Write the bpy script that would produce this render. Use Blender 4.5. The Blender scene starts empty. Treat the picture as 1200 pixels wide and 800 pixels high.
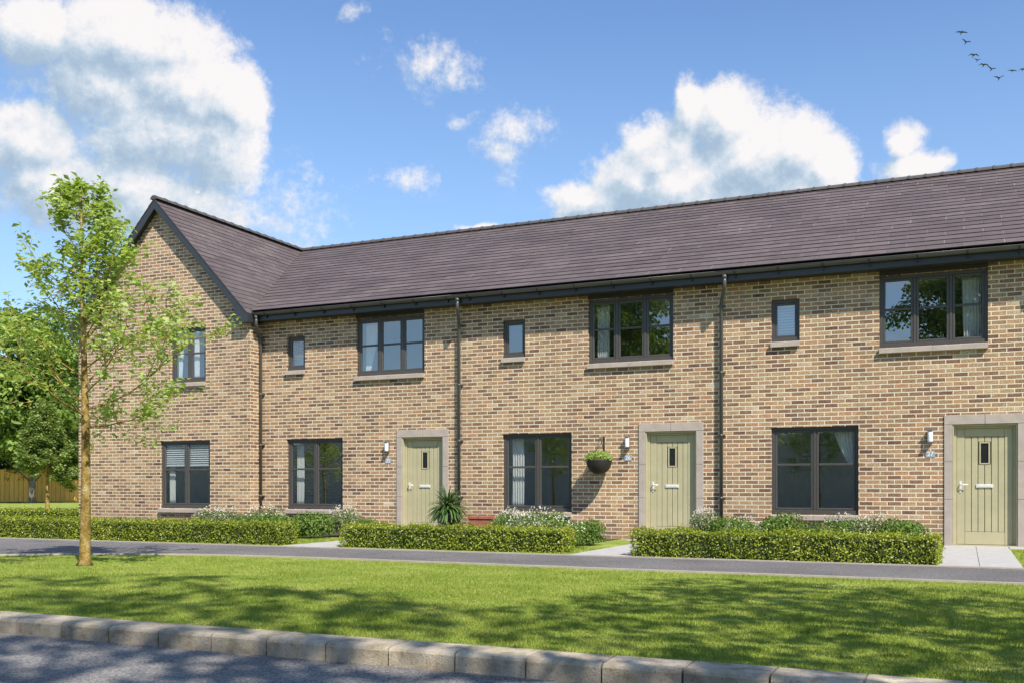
import bpy, math, random
import numpy as np
from mathutils import Vector, Matrix
random.seed(7); rng = np.random.default_rng(11)
R = math.radians
scene = bpy.context.scene
COL = scene.collection

# ------------------------------------------------------------------ tagging
def tag(o, label=None, cat=None, group=None, kind=None):
    if label: o['label'] = label
    if cat: o['category'] = cat
    if group: o['group'] = group
    if kind: o['kind'] = kind
    return o
def empty(name, loc, label, cat, group=None, rz=0):
    o = bpy.data.objects.new(name, None); COL.objects.link(o)
    o.location = loc; o.rotation_euler.z = rz; o.empty_display_size = .2
    return tag(o, label, cat, group)
def children(o): return [c for c in bpy.data.objects if c.parent == o]
def copy_tree(o, parent=None):
    kids = children(o)
    c = o.copy(); COL.objects.link(c); c.parent = parent
    for k in kids: copy_tree(k, c)
    return c

# ------------------------------------------------------------------ mesh helpers
class MB:
    def __init__(s): s.v = []; s.f = []; s.m = []; s.uv = []; s.sm = []
    def add(s, vs, fs, mi=0, smooth=False, uvs=None):
        b = len(s.v); s.v += [tuple(p) for p in vs]
        for i, f in enumerate(fs):
            s.f.append([b + k for k in f]); s.m.append(mi); s.sm.append(smooth)
            s.uv.append(uvs[i] if uvs else [(0, 0)] * len(f))
    def quad(s, a, b, c, d, mi=0, uv=None): s.add([a, b, c, d], [(0, 1, 2, 3)], mi, uvs=[uv] if uv else None)
    def poly(s, pts, mi=0): s.add(pts, [tuple(range(len(pts)))], mi)
    def box(s, x0, x1, y0, y1, z0, z1, mi=0):
        v = [(x, y, z) for z in (z0, z1) for y in (y0, y1) for x in (x0, x1)]
        s.add(v, [(0, 2, 3, 1), (4, 5, 7, 6), (0, 1, 5, 4), (2, 6, 7, 3), (0, 4, 6, 2), (1, 3, 7, 5)], mi)
    def bbox(s, x0, x1, y0, y1, z0, z1, b=.006, mi=0):   # box with chamfered edges
        xs = (x0, x0 + b, x1 - b, x1); ys = (y0, y0 + b, y1 - b, y1); zs = (z0, z0 + b, z1 - b, z1)
        P = []; idx = {}
        for i in range(4):
            for j in range(4):
                for k in range(4):
                    e = (i in (0, 3)) + (j in (0, 3)) + (k in (0, 3))
                    if e == 1: idx[i, j, k] = len(P); P.append((xs[i], ys[j], zs[k]))
        F = []
        for i in (0, 3): F.append([idx[i, 1, 1], idx[i, 2, 1], idx[i, 2, 2], idx[i, 1, 2]])
        for j in (0, 3): F.append([idx[1, j, 1], idx[2, j, 1], idx[2, j, 2], idx[1, j, 2]])
        for k in (0, 3): F.append([idx[1, 1, k], idx[2, 1, k], idx[2, 2, k], idx[1, 2, k]])
        n = lambda t: 1 if t == 0 else 2
        for a in (0, 3):
            for c in (0, 3):
                F.append([idx[a, n(c), 1], idx[a, n(c), 2], idx[n(a), c, 2], idx[n(a), c, 1]])
                F.append([idx[a, 1, n(c)], idx[a, 2, n(c)], idx[n(a), 2, c], idx[n(a), 1, c]])
                F.append([idx[1, a, n(c)], idx[2, a, n(c)], idx[2, n(a), c], idx[1, n(a), c]])
                for e in (0, 3): F.append([idx[a, n(c), n(e)], idx[n(a), c, n(e)], idx[n(a), n(c), e]])
        F = [f for i, f in enumerate(F)]
        s.add(P, F, mi)
    def prism(s, poly, axis, a0, a1, mi=0):      # poly: 2d points in the other two axes
        def P(p, a):
            return {'x': (a, p[0], p[1]), 'y': (p[0], a, p[1]), 'z': (p[0], p[1], a)}[axis]
        n = len(poly); vs = [P(p, a0) for p in poly] + [P(p, a1) for p in poly]
        fs = [tuple(range(n)), tuple(range(2 * n - 1, n - 1, -1))] + [(i, (i + 1) % n, n + (i + 1) % n, n + i) for i in range(n)]
        s.add(vs, fs, mi)
    def tube(s, pts, rad, n=8, mi=0, caps=True):
        pts = [Vector(p) for p in pts]; rad = rad if isinstance(rad, (list, tuple)) else [rad] * len(pts)
        vs = []; u = None
        for i, p in enumerate(pts):
            t = (pts[min(i + 1, len(pts) - 1)] - pts[max(i - 1, 0)]).normalized()
            if u is None:
                u = t.orthogonal().normalized()
            u = (u - t * u.dot(t)); u = u.normalized() if u.length > 1e-6 else t.orthogonal().normalized()
            w = t.cross(u)
            for k in range(n):
                a = 2 * math.pi * k / n
                vs.append(p + (u * math.cos(a) + w * math.sin(a)) * rad[i])
        fs = [(i * n + k, i * n + (k + 1) % n, (i + 1) * n + (k + 1) % n, (i + 1) * n + k) for i in range(len(pts) - 1) for k in range(n)]
        if caps: fs += [tuple(range(n))[::-1], tuple((len(pts) - 1) * n + k for k in range(n))]
        s.add(vs, fs, mi, True)
    def lathe(s, prof, c=(0, 0, 0), n=24, mi=0):
        vs = []; 
        for r, z in prof:
            for k in range(n):
                a = 2 * math.pi * k / n; vs.append((c[0] + r * math.cos(a), c[1] + r * math.sin(a), c[2] + z))
        fs = [(i * n + k, i * n + (k + 1) % n, (i + 1) * n + (k + 1) % n, (i + 1) * n + k) for i in range(len(prof) - 1) for k in range(n)]
        s.add(vs, fs, mi, True)
    def build(s, name, mats, parent=None, fix=True, label=None, weld=False):
        me = bpy.data.meshes.new(name); me.from_pydata(s.v, [], s.f); me.validate(verbose=False) if False else None
        for m in (mats if isinstance(mats, (list, tuple)) else [mats]): me.materials.append(m)
        me.polygons.foreach_set('material_index', s.m); me.polygons.foreach_set('use_smooth', s.sm)
        uvl = me.uv_layers.new(name='UVMap'); uvl.data.foreach_set('uv', [c for f in s.uv for p in f for c in p])
        me.update()
        if fix:
            import bmesh
            bm = bmesh.new(); bm.from_mesh(me); bmesh.ops.recalc_face_normals(bm, faces=bm.faces); bm.to_mesh(me); bm.free()
        if weld:
            import bmesh
            bm = bmesh.new(); bm.from_mesh(me); bmesh.ops.remove_doubles(bm, verts=bm.verts, dist=.0005); bm.to_mesh(me); bm.free()
        o = bpy.data.objects.new(name, me); COL.objects.link(o); o.parent = parent
        if label: o['label'] = label
        return o

def np_obj(name, V, F, mat, parent=None, smooth=False):
    """V (n,3), F (m,k) numpy arrays"""
    me = bpy.data.meshes.new(name); k = F.shape[1]
    me.vertices.add(len(V)); me.vertices.foreach_set('co', V.astype(np.float32).ravel())
    me.loops.add(F.size); me.loops.foreach_set('vertex_index', F.astype(np.int32).ravel())
    me.polygons.add(len(F)); me.polygons.foreach_set('loop_start', np.arange(0, F.size, k, dtype=np.int32))
    me.materials.append(mat); me.update(calc_edges=True)
    o = bpy.data.objects.new(name, me); COL.objects.link(o); o.parent = parent
    return o

def unit(a): return a / np.maximum(np.linalg.norm(a, axis=1, keepdims=True), 1e-9)
def leaves(P, N, L, W, axis=None, fold=.25):
    """folded kite leaves: centre P, facing N, length L, width W"""
    n = len(P); A = rng.normal(size=(n, 3)) if axis is None else axis
    N = unit(N); A = unit(A - N * (A * N).sum(1, keepdims=True)); B = np.cross(N, A)
    L = np.broadcast_to(np.asarray(L, float).reshape(-1, 1), (n, 1)); W = np.broadcast_to(np.asarray(W, float).reshape(-1, 1), (n, 1))
    v = np.stack([P - A * L * .5, P + B * W * .5 + N * W * fold - A * L * .08, P + A * L * .5 - N * L * .06, P - B * W * .5 + N * W * fold - A * L * .08], 1)
    V = v.reshape(-1, 3); i = np.arange(n)[:, None] * 4
    F = np.concatenate([i + np.array([[0, 2, 1]]), i + np.array([[0, 3, 2]])], 0)
    return V, F

# ------------------------------------------------------------------ materials
class NT:
    def __init__(s, name):
        s.mat = bpy.data.materials.new(name); s.mat.use_nodes = True; s.t = s.mat.node_tree; s.n = s.t.nodes; s.l = s.t.links
        s.b = s.n['Principled BSDF']; s.out = s.n['Material Output']
    def new(s, ty, **kw):
        n = s.n.new(ty)
        for k, v in kw.items(): setattr(n, k, v)
        return n
    def link(s, a, b): s.l.new(a, b)
    def val(s, x, sock):
        if hasattr(x, 'links') or hasattr(x, 'is_linked'): s.l.new(x, sock)
        else: sock.default_value = x
    def math(s, op, a, b=0.0, c=0.0, clamp=False):
        n = s.n.new('ShaderNodeMath'); n.operation = op; n.use_clamp = clamp
        s.val(a, n.inputs[0]); s.val(b, n.inputs[1]); s.val(c, n.inputs[2]); return n.outputs[0]
    def noise(s, vec, scale, detail=3, rough=.55, dim='3D'):
        n = s.n.new('ShaderNodeTexNoise'); n.noise_dimensions = dim; n.inputs['Scale'].default_value = scale
        n.inputs['Detail'].default_value = detail; n.inputs['Roughness'].default_value = rough
        if vec is not None: s.l.new(vec, n.inputs['Vector'])
        return n
    def ramp(s, fac, stops, interp='LINEAR'):
        n = s.n.new('ShaderNodeValToRGB'); cr = n.color_ramp; cr.interpolation = interp
        while len(cr.elements) < len(stops): cr.elements.new(.5)
        for e, (p, c) in zip(cr.elements, stops):
            e.position = p; e.color = (*c, 1) if isinstance(c, tuple) else (c, c, c, 1)
        s.val(fac, n.inputs[0]); return n.outputs[0]
    def mix(s, fac, a, b, bt='MIX'):
        n = s.n.new('ShaderNodeMix'); n.data_type = 'RGBA'; n.blend_type = bt
        s.val(fac, n.inputs[0])
        for x, k in ((a, 6), (b, 7)):
            if isinstance(x, tuple): n.inputs[k].default_value = (*x, 1)
            else: s.l.new(x, n.inputs[k])
        return n.outputs[2]
    def mapr(s, v, a, b, c=0., d=1., smooth=False):
        n = s.n.new('ShaderNodeMapRange'); n.interpolation_type = 'SMOOTHSTEP' if smooth else 'LINEAR'
        s.val(v, n.inputs[0]); 
        for k, x in enumerate((a, b, c, d)): s.val(x, n.inputs[k + 1])
        return n.outputs[0]
    def bump(s, h, dist, strength=1.0):
        n = s.n.new('ShaderNodeBump'); n.inputs['Distance'].default_value = dist; n.inputs['Strength'].default_value = strength
        s.l.new(h, n.inputs['Height']); s.l.new(n.outputs[0], s.b.inputs['Normal']); return n
    def col(s, c):
        if isinstance(c, tuple): s.b.inputs['Base Color'].default_value = (*c, 1)
        else: s.l.new(c, s.b.inputs['Base Color'])
    def set(s, rough=.7, metal=0, spec=.5):
        s.val(rough, s.b.inputs['Roughness']); s.b.inputs['Metallic'].default_value = metal; s.b.inputs['Specular IOR Level'].default_value = spec
    def obj(s): return s.new('ShaderNodeTexCoord').outputs['Object']
    def pos(s): return s.new('ShaderNodeNewGeometry').outputs['Position']
    def sep(s, v):
        n = s.new('ShaderNodeSeparateXYZ'); s.l.new(v, n.inputs[0]); return n.outputs
    def comb(s, x, y, z=0.):
        n = s.new('ShaderNodeCombineXYZ')
        for k, q in enumerate((x, y, z)): s.val(q, n.inputs[k])
        return n.outputs[0]
    def white(s, vec, dim='2D'):
        n = s.new('ShaderNodeTexWhiteNoise', noise_dimensions=dim); s.l.new(vec, n.inputs['Vector']); return n.outputs

def brick_mat():
    m = NT('buff_brick'); tc = m.new('ShaderNodeTexCoord'); o = m.sep(tc.outputs['Object']); nn = m.sep(tc.outputs['Normal'])
    side = m.math('GREATER_THAN', m.math('ABSOLUTE', nn[0]), .5)
    u = m.math('ADD', m.math('MULTIPLY', o[0], m.math('SUBTRACT', 1., side)), m.math('MULTIPLY', m.math('ADD', o[1], .04), side))
    wob = m.noise(tc.outputs['Object'], 14, 2).outputs[0]
    wz = m.math('MULTIPLY_ADD', wob, .004, -.002)
    v = m.math('DIVIDE', m.math('ADD', o[2], wz), .075)
    row = m.math('FLOOR', v); fz = m.math('FRACT', v)
    off = m.math('MULTIPLY', m.math('MODULO', m.math('ADD', row, 100.), 2.), .5)
    uu = m.math('ADD', m.math('DIVIDE', u, .2313), off); colm = m.math('FLOOR', uu); fx = m.math('FRACT', uu)
    dz = m.math('MULTIPLY', m.math('MINIMUM', fz, m.math('SUBTRACT', 1., fz)), .075)
    dx = m.math('MULTIPLY', m.math('MINIMUM', fx, m.math('SUBTRACT', 1., fx)), .2313)
    n2 = m.noise(tc.outputs['Object'], 60, 3).outputs[0]
    d = m.math('ADD', m.math('MINIMUM', dz, dx), m.math('MULTIPLY_ADD', n2, .005, -.0025))
    brick = m.mapr(d, .0068, .0098, smooth=True)
    oi = m.new('ShaderNodeObjectInfo').outputs['Random']
    key = m.comb(m.math('ADD', colm, m.math('MULTIPLY', oi, 371.)), row)
    h = m.white(key); sc = m.new('ShaderNodeSeparateColor'); m.link(h[1], sc.inputs[0])
    batch = m.noise(tc.outputs['Object'], .9, 3, .6).outputs[0]
    hk = m.math('ADD', m.math('MULTIPLY', h[0], .8), m.mapr(batch, .3, .7, 0, .2))
    c = m.ramp(hk, [(0, (.10, .055, .052)), (.07, (.165, .088, .068)), (.18, (.235, .135, .085)), (.36, (.30, .183, .102)), (.55, (.35, .222, .121)), (.72, (.40, .272, .149)), (.84, (.37, .195, .102)), (.93, (.45, .347, .22)), (1., (.54, .47, .37))])
    br = m.mapr(sc.outputs[0], 0, 1, .82, 1.12)
    sp = m.noise(tc.outputs['Object'], 38, 4, .7).outputs[0]
    br2 = m.mapr(sp, .3, .7, .50, 1.50)
    # elongated drags and blemishes on each brick
    st = m.noise(m.comb(m.math('MULTIPLY', u, 14.), m.math('MULTIPLY', o[2], 60.), sc.outputs[1]), 1.0, 3).outputs[0]
    c = m.mix(m.math('MULTIPLY', m.mapr(st, .56, .68), .42), c, (.58, .48, .34))
    dark = m.math('MULTIPLY', m.mapr(m.noise(tc.outputs['Object'], 90, 2).outputs[0], .62, .7), .7)
    c = m.mix(dark, c, (.13, .07, .05))
    c = m.mix(1., c, m.comb(m.math('MULTIPLY', br, br2), m.math('MULTIPLY', br, br2), m.math('MULTIPLY', br, br2)), 'MULTIPLY')
    big = m.noise(tc.outputs['Object'], .5, 3).outputs[0]
    mort = m.ramp(n2, [(.3, (.63, .535, .405)), (.7, (.88, .77, .61))])
    c = m.mix(brick, mort, c)
    bg = m.mapr(big, .3, .7, .9, 1.08)
    c = m.mix(1., c, m.comb(bg, bg, bg), 'MULTIPLY')
    # rain streaks and damp near the ground
    st2 = m.noise(m.comb(m.math('MULTIPLY', u, 5.), m.math('MULTIPLY', o[2], .35)), 1., 4, .6).outputs[0]
    low = m.math('MULTIPLY', m.mapr(o[2], .45, .05), .30)
    wet = m.math('ADD', m.math('MULTIPLY', m.mapr(st2, .52, .72), .22), m.math('MULTIPLY', low, m.mapr(sp, .3, .6)))
    c = m.mix(wet, c, (.16, .13, .10))
    m.col(c); m.set(.9, spec=.25)
    hgt = m.math('ADD', brick, m.math('MULTIPLY', sp, .4)); m.bump(hgt, .006, .9)
    return m.mat

def roof_mat():
    m = NT('slate_tile'); uv = m.new('ShaderNodeTexCoord').outputs['UV']; s = m.sep(uv)
    row = m.math('FLOOR', m.math('DIVIDE', s[1], GAUGE)); off = m.math('MULTIPLY', m.math('MODULO', m.math('ADD', row, 100.), 2.), .5)
    uu = m.math('ADD', m.math('DIVIDE', s[0], .60), off); cl = m.math('FLOOR', uu); fx = m.math('FRACT', uu)
    dx = m.math('MULTIPLY', m.math('MINIMUM', fx, m.math('SUBTRACT', 1., fx)), .60)
    h = m.white(m.comb(cl, row)); sc = m.new('ShaderNodeSeparateColor'); m.link(h[1], sc.inputs[0])
    c = m.ramp(h[0], [(0, (.100, .077, .075)), (.5, (.115, .089, .086)), (1, (.137, .107, .101))])
    nz = m.noise(m.comb(m.math('MULTIPLY', s[0], 5.), m.math('MULTIPLY', s[1], 22.)), 1., 5, .65).outputs[0]
    k = m.mapr(nz, .28, .72, .66, 1.32); c = m.mix(1., c, m.comb(k, k, k), 'MULTIPLY')
    big = m.mapr(m.noise(uv, .55, 3).outputs[0], .3, .7, .86, 1.14); c = m.mix(1., c, m.comb(big, big, big), 'MULTIPLY')
    moss = m.mapr(m.noise(uv, 9, 5, .7).outputs[0], .62, .74); c = m.mix(m.math('MULTIPLY', moss, .35), c, (.21, .19, .16))
    j = m.mapr(dx, .004, .011)
    jl = m.math('GREATER_THAN', sc.outputs[2], .5)
    jc = m.mix(jl, (.04, .032, .034), (.36, .31, .29))
    jl2 = m.mapr(sc.outputs[1], .2, .9, .08, .7)
    c = m.mix(m.math('MULTIPLY', m.math('SUBTRACT', 1., j), jl2), c, jc)
    m.col(c); m.set(.62, spec=.4)
    m.bump(m.math('ADD', j, m.math('MULTIPLY', nz, .7)), .004, .8); return m.mat

def simple(name, c, rough=.6, metal=0, spec=.5, var=.12, scale=8, bump=0.0, bscale=60):
    m = NT(name); o = m.obj(); n = m.noise(o, scale, 4, .6).outputs[0]; k = m.mapr(n, .3, .7, 1 - var, 1 + var)
    m.col(m.mix(1., c, m.comb(k, k, k), 'MULTIPLY')); m.set(rough, metal, spec)
    if bump: m.bump(m.noise(o, bscale, 3).outputs[0], bump, 1.)
    return m.mat

def stone_mat(name, c):
    m = NT(name); o = m.obj(); n = m.noise(o, 5, 5, .6).outputs[0]; f = m.noise(o, 220, 2).outputs[0]
    k = m.math('MULTIPLY', m.mapr(n, .3, .7, .88, 1.1), m.mapr(f, .3, .7, .86, 1.12))
    m.col(m.mix(1., c, m.comb(k, k, k), 'MULTIPLY')); m.set(.85, spec=.25); m.bump(f, .002, .7); return m.mat

def leaf_mat(name, cols, trans=.35, rough=.45, spec=.35):
    m = NT(name); rp = m.new('ShaderNodeNewGeometry').outputs['Random Per Island']
    n = m.noise(m.obj(), 1.6, 5, .7).outputs[0]
    f = m.math('ADD', m.math('MULTIPLY', rp, .6), m.math('MULTIPLY', m.mapr(n, .3, .7), .4))
    st = [(i / (len(cols) - 1), c) for i, c in enumerate(cols)]
    c = m.ramp(f, st); m.col(c); m.set(rough, spec=spec)
    tr = m.new('ShaderNodeBsdfTranslucent'); m.link(m.mix(1., c, (1.25, 1.15, .55), 'MULTIPLY'), tr.inputs[0])
    mx = m.new('ShaderNodeMixShader'); mx.inputs[0].default_value = trans
    m.link(m.b.outputs[0], mx.inputs[1]); m.link(tr.outputs[0], mx.inputs[2]); m.link(mx.outputs[0], m.out.inputs[0]); return m.mat

def glass_mat():
    m = NT('window_glass'); m.n.remove(m.b)
    g = m.new('ShaderNodeBsdfGlossy'); g.inputs['Roughness'].default_value = .0; g.inputs[0].default_value = (.90, .92, .92, 1)
    t = m.new('ShaderNodeBsdfTransparent'); t.inputs[0].default_value = (.84, .87, .87, 1)
    geo = m.new('ShaderNodeNewGeometry'); dt = m.new('ShaderNodeVectorMath', operation='DOT_PRODUCT'); m.link(geo.outputs['Normal'], dt.inputs[0]); m.link(geo.outputs['Incoming'], dt.inputs[1])
    fz = m.math('POWER', m.math('SUBTRACT', 1., m.math('ABSOLUTE', dt.outputs['Value'])), 4.)
    bn = m.noise(geo.outputs['Position'], 1.6, 1)
    b = m.new('ShaderNodeBump'); b.inputs['Distance'].default_value = .0010; b.inputs['Strength'].default_value = 1; m.link(bn.outputs[0], b.inputs['Height'])
    m.link(b.outputs[0], g.inputs['Normal'])
    fac = m.math('ADD', m.math('MULTIPLY', fz, .7), .30, clamp=True)
    mx = m.new('ShaderNodeMixShader'); m.link(fac, mx.inputs[0]); m.link(t.outputs[0], mx.inputs[1]); m.link(g.outputs[0], mx.inputs[2])
    m.link(mx.outputs[0], m.out.inputs[0]); return m.mat

def grass_ground_mat():
    m = NT('lawn_turf'); p = m.pos()
    a = m.noise(p, 1.1, 5, .6).outputs[0]; b = m.noise(p, 9, 4, .7).outputs[0]; c3 = m.noise(p, 95, 3, .7).outputs[0]
    s = m.sep(p); st = m.noise(m.comb(m.math('MULTIPLY', s[0], 4.), m.math('MULTIPLY', s[1], 26.)), 1., 4, .7).outputs[0]
    f = m.math('ADD', m.math('ADD', m.math('MULTIPLY', a, .38), m.math('MULTIPLY', b, .22)), m.math('ADD', m.math('MULTIPLY', c3, .25), m.math('MULTIPLY', st, .15)))
    c = m.ramp(f, [(.37, (.09, .15, .022)), (.45, (.19, .26, .040)), (.53, (.30, .355, .07)), (.60, (.46, .46, .15))])
    m.col(c); m.set(.9, spec=.15); m.bump(m.math('ADD', c3, b), .02, .7); return m.mat

def asphalt_mat(name, base, sc=1.):
    m = NT(name); p = m.pos()
    v = m.new('ShaderNodeTexVoronoi'); v.inputs['Scale'].default_value = 85 * sc; m.link(p, v.inputs['Vector'])
    f = m.noise(p, 150 * sc, 3, .8).outputs[0]; a = m.noise(p, .9, 4).outputs[0]
    vs = m.new('ShaderNodeSeparateColor'); m.link(v.outputs['Color'], vs.inputs[0])
    k = m.math('MULTIPLY', m.math('MULTIPLY', m.mapr(f, .3, .7, .55, 1.5), m.mapr(vs.outputs[0], 0, 1, .55, 1.55)), m.mapr(a, .3, .7, .80, 1.2))
    c = m.mix(1., base, m.comb(k, k, k), 'MULTIPLY')
    c = m.mix(m.math('MULTIPLY', m.math('GREATER_THAN', vs.outputs[1], .93), .55), c, (.40, .38, .36))
    m.col(c); m.set(.85, spec=.3); m.bump(m.math('ADD', f, v.outputs['Distance']), .012, .9); return m.mat

def bark_mat(name, cols, sc=1.):
    m = NT(name); o = m.obj(); a = m.noise(o, 9 * sc, 5, .65).outputs[0]; f = m.noise(o, 45 * sc, 4, .7).outputs[0]
    c = m.ramp(m.math('ADD', m.math('MULTIPLY', a, .65), m.math('MULTIPLY', f, .35)), [(.34, cols[0]), (.46, cols[1]), (.54, cols[2]), (.64, cols[3])])
    m.col(c); m.set(.9, spec=.2); m.bump(m.math('ADD', f, a), .015, .9); return m.mat

GAUGE = .285
M = {}
M['brick'] = brick_mat(); M['roof'] = roof_mat()
M['frame'] = simple('anthracite_frame', (.070, .065, .061), .38, spec=.5, var=.05)
M['trim'] = simple('anthracite_trim', (.036, .039, .044), .35, spec=.5, var=.06)
M['gutter'] = simple('gutter_plastic', (.085, .082, .076), .30, spec=.5, var=.08)
M['soffit'] = simple('soffit_board', (.03, .028, .027), .6, var=.05)
M['ridge'] = simple('ridge_tile_clay', (.085, .075, .075), .75, var=.2, scale=12, bump=.004)
M['stone'] = stone_mat('cast_stone', (.42, .36, .315)); M['joint'] = simple('joint_mortar', (.13, .12, .11), .9)
M['door'] = simple('sage_paint', (.43, .395, .25), .45, spec=.4, var=.07, scale=4, bump=.0006, bscale=35)
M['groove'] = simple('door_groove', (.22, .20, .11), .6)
M['steel'] = simple('brushed_steel', (.78, .77, .75), .35, metal=.25, var=.05)
M['glass'] = glass_mat()
M['darkglass'] = simple('obscure_glass', (.015, .017, .016), .12, spec=.7, var=.2, scale=40)
M['curtain'] = simple('curtain_fabric', (.86, .86, .84), .9, spec=.1, var=.04, scale=5)
M['blind'] = simple('blind_slat', (.80, .82, .83), .5, var=.03)
M['plaster'] = simple('interior_plaster', (.55, .54, .52), .9, var=.04)
M['white'] = simple('opal_diffuser', (.93, .95, .97), .3, var=.02)
M['lamp_metal'] = simple('lamp_metal', (.16, .16, .17), .4, metal=.3)
M['plate'] = simple('plate_enamel', (.30, .34, .40), .35, var=.03); M['digit'] = simple('digit_white', (.88, .88, .88), .5, var=.02)
M['iron'] = simple('black_iron', (.022, .020, .019), .5, spec=.5)
M['rattan'] = simple('basket_bowl', (.022, .019, .018), .5, spec=.5, var=.25, scale=60, bump=.003, bscale=120)
M['pot'] = simple('pot_glaze', (.020, .021, .025), .3, spec=.6)
M['terracotta'] = simple('terracotta', (.34, .125, .075), .8, var=.18, scale=9, bump=.003)
M['soil'] = simple('soil', (.07, .05, .035), .95, var=.35, scale=20, bump=.02, bscale=40)
M['grass'] = grass_ground_mat()
M['blade'] = leaf_mat('grass_blade', [(.10, .165, .018), (.20, .285, .038), (.315, .375, .066), (.52, .50, .19)], .3, .6, .15)
M['road'] = asphalt_mat('road_asphalt', (.235, .225, .215)); M['path'] = asphalt_mat('path_asphalt', (.175, .165, .165), 1.3)
M['edge'] = stone_mat('edging_concrete', (.42, .37, .31)); M['slab'] = stone_mat('paving_slab', (.43, .42, .41))
M['paint'] = simple('worn_road_paint', (.42, .36, .27), .8, var=.2)
M['fence'] = None
M['hedge'] = leaf_mat('hedge_leaf', [(.070, .115, .012), (.19, .25, .022), (.33, .39, .035), (.54, .55, .08)], .3, .38, .5)
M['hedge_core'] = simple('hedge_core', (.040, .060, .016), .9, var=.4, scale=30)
M['young_leaf'] = leaf_mat('young_tree_leaf', [(.18, .27, .06), (.31, .44, .11), (.45, .58, .18), (.62, .70, .34)], .45, .42, .4)
M['tree_leaf'] = leaf_mat('broad_tree_leaf', [(.055, .11, .020), (.12, .20, .034), (.21, .31, .055), (.33, .43, .11)], .3, .5, .3)
M['small_leaf'] = leaf_mat('sapling_leaf', [(.10, .16, .04), (.18, .26, .07), (.28, .36, .11), (.40, .47, .20)], .35, .5, .3)
M['shrub'] = leaf_mat('shrub_leaf', [(.045, .10, .020), (.10, .185, .032), (.18, .28, .055), (.30, .38, .11)], .3, .5, .3)
M['shrub_grey'] = leaf_mat('grey_shrub_leaf', [(.08, .12, .05), (.15, .20, .08), (.24, .29, .13), (.36, .40, .22)], .25, .55, .3)
M['petal'] = leaf_mat('white_petal', [(.70, .66, .60), (.80, .78, .72), (.86, .85, .82)], .25, .6, .2)
M['petal_red'] = leaf_mat('pink_petal', [(.50, .05, .08), (.62, .12, .16)], .25, .6, .2)
M['palm'] = leaf_mat('palm_blade', [(.035, .085, .022), (.08, .16, .04), (.17, .27, .08)], .2, .35, .5)
M['bark_mossy'] = bark_mat('mossy_bark', [(.10, .060, .022), (.23, .150, .040), (.36, .245, .075), (.52, .44, .33)])
M['bark'] = bark_mat('grey_bark', [(.07, .055, .045), (.13, .105, .085), (.19, .16, .13), (.27, .24, .20)])
M['bird'] = simple('bird_feather', (.03, .03, .035), .7)
def kerb_mat():
    m = NT('kerb_concrete'); p = m.pos(); a = m.noise(p, 7, 5, .7).outputs[0]; f = m.noise(p, 70, 3, .8).outputs[0]; g = m.noise(p, 2.3, 3).outputs[0]
    c = m.ramp(a, [(.32, (.28, .225, .155)), (.45, (.46, .385, .285)), (.6, (.58, .50, .385))])
    c = m.mix(m.math('MULTIPLY', m.mapr(g, .5, .68), .35), c, (.20, .20, .10))
    c = m.mix(m.math('MULTIPLY', m.mapr(f, .6, .68), .75), c, (.09, .075, .055))
    blk = m.white(m.comb(m.math('FLOOR', m.math('DIVIDE', m.sep(p)[0], .465)), 3.))
    k = m.mapr(blk[0], 0, 1, .88, 1.1); c = m.mix(1., c, m.comb(k, k, k), 'MULTIPLY')
    m.col(c); m.set(.9, spec=.2); m.bump(f, .008, .9); return m.mat
M['kerb'] = kerb_mat(); M['grey_wood'] = simple('grey_wood', (.50, .49, .47), .8, var=.2, scale=3)
def fence_mat():
    m = NT('fence_wood'); o = m.obj(); s = m.sep(o); pl = m.math('FLOOR', m.math('DIVIDE', s[0], .3)); fx = m.math('FRACT', m.math('DIVIDE', s[0], .3))
    h = m.white(m.comb(pl, 1.)); g = m.noise(m.comb(m.math('MULTIPLY', s[0], 18.), 0., m.math('MULTIPLY', s[2], 1.5)), 1., 3).outputs[0]
    k = m.math('MULTIPLY', m.mapr(h[0], 0, 1, .82, 1.15), m.mapr(g, .3, .7, .85, 1.15))
    c = m.mix(1., (.85, .46, .10), m.comb(k, k, k), 'MULTIPLY'); c = m.mix(m.math('LESS_THAN', fx, .06), c, (.14, .07, .02))
    m.col(c); m.set(.75, spec=.3); return m.mat
M['fence'] = fence_mat()

# ------------------------------------------------------------------ the setting: ground, road, kerb, path
def sheet(name, pts, z, mat, th=None):
    b = MB(); b.poly([(x, y, z) for x, y in pts]); o = b.build(name, mat)
    if o.data.polygons[0].normal.z < 0:
        o.data.flip_normals()
    return tag(o, kind='structure')
KY = -12.8      # back edge of the kerb
sheet('ground', [(-700, KY), (700, KY), (700, 700), (-700, 700)], 0, M['grass'])
sheet('road', [(-700, KY - .27), (700, KY - .27), (700, -19.6), (-700, -19.6)], -.11, M['road'])
sheet('far_verge', [(-700, -19.87), (700, -19.87), (700, -700), (-700, -700)], 0, M['grass'])
def kerb(name, yb, yf, x0, x1):
    b = MB(); x = x0; L = .465; k = 0
    lo, hi = min(yb, yf), max(yb, yf); sgn = 1 if yb > yf else -1
    while x < x1:
        g = .0065; j = rng.normal() * .0016
        # profile from back to front: rounded, battered front face
        prof = [(yb, -.2), (yb, .012 + j), (yf + sgn * .040, .009 + j), (yf + sgn * .012, -.001 + j), (yf + sgn * .002, -.016 + j), (yf, -.2)]
        b.prism(prof, 'x', x + g, x + L - g); x += L
    b.box(x0, x1, lo + .03, hi - .03, -.2, -.035, 1)
    return tag(b.build(name, [M['kerb'], M['joint']]), kind='structure')
kerb('kerb', KY, KY - .27, -40 * .465, 20 * .465)
kerb('far_kerb', -19.87, -19.6, -40 * .465, 20 * .465)
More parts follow.
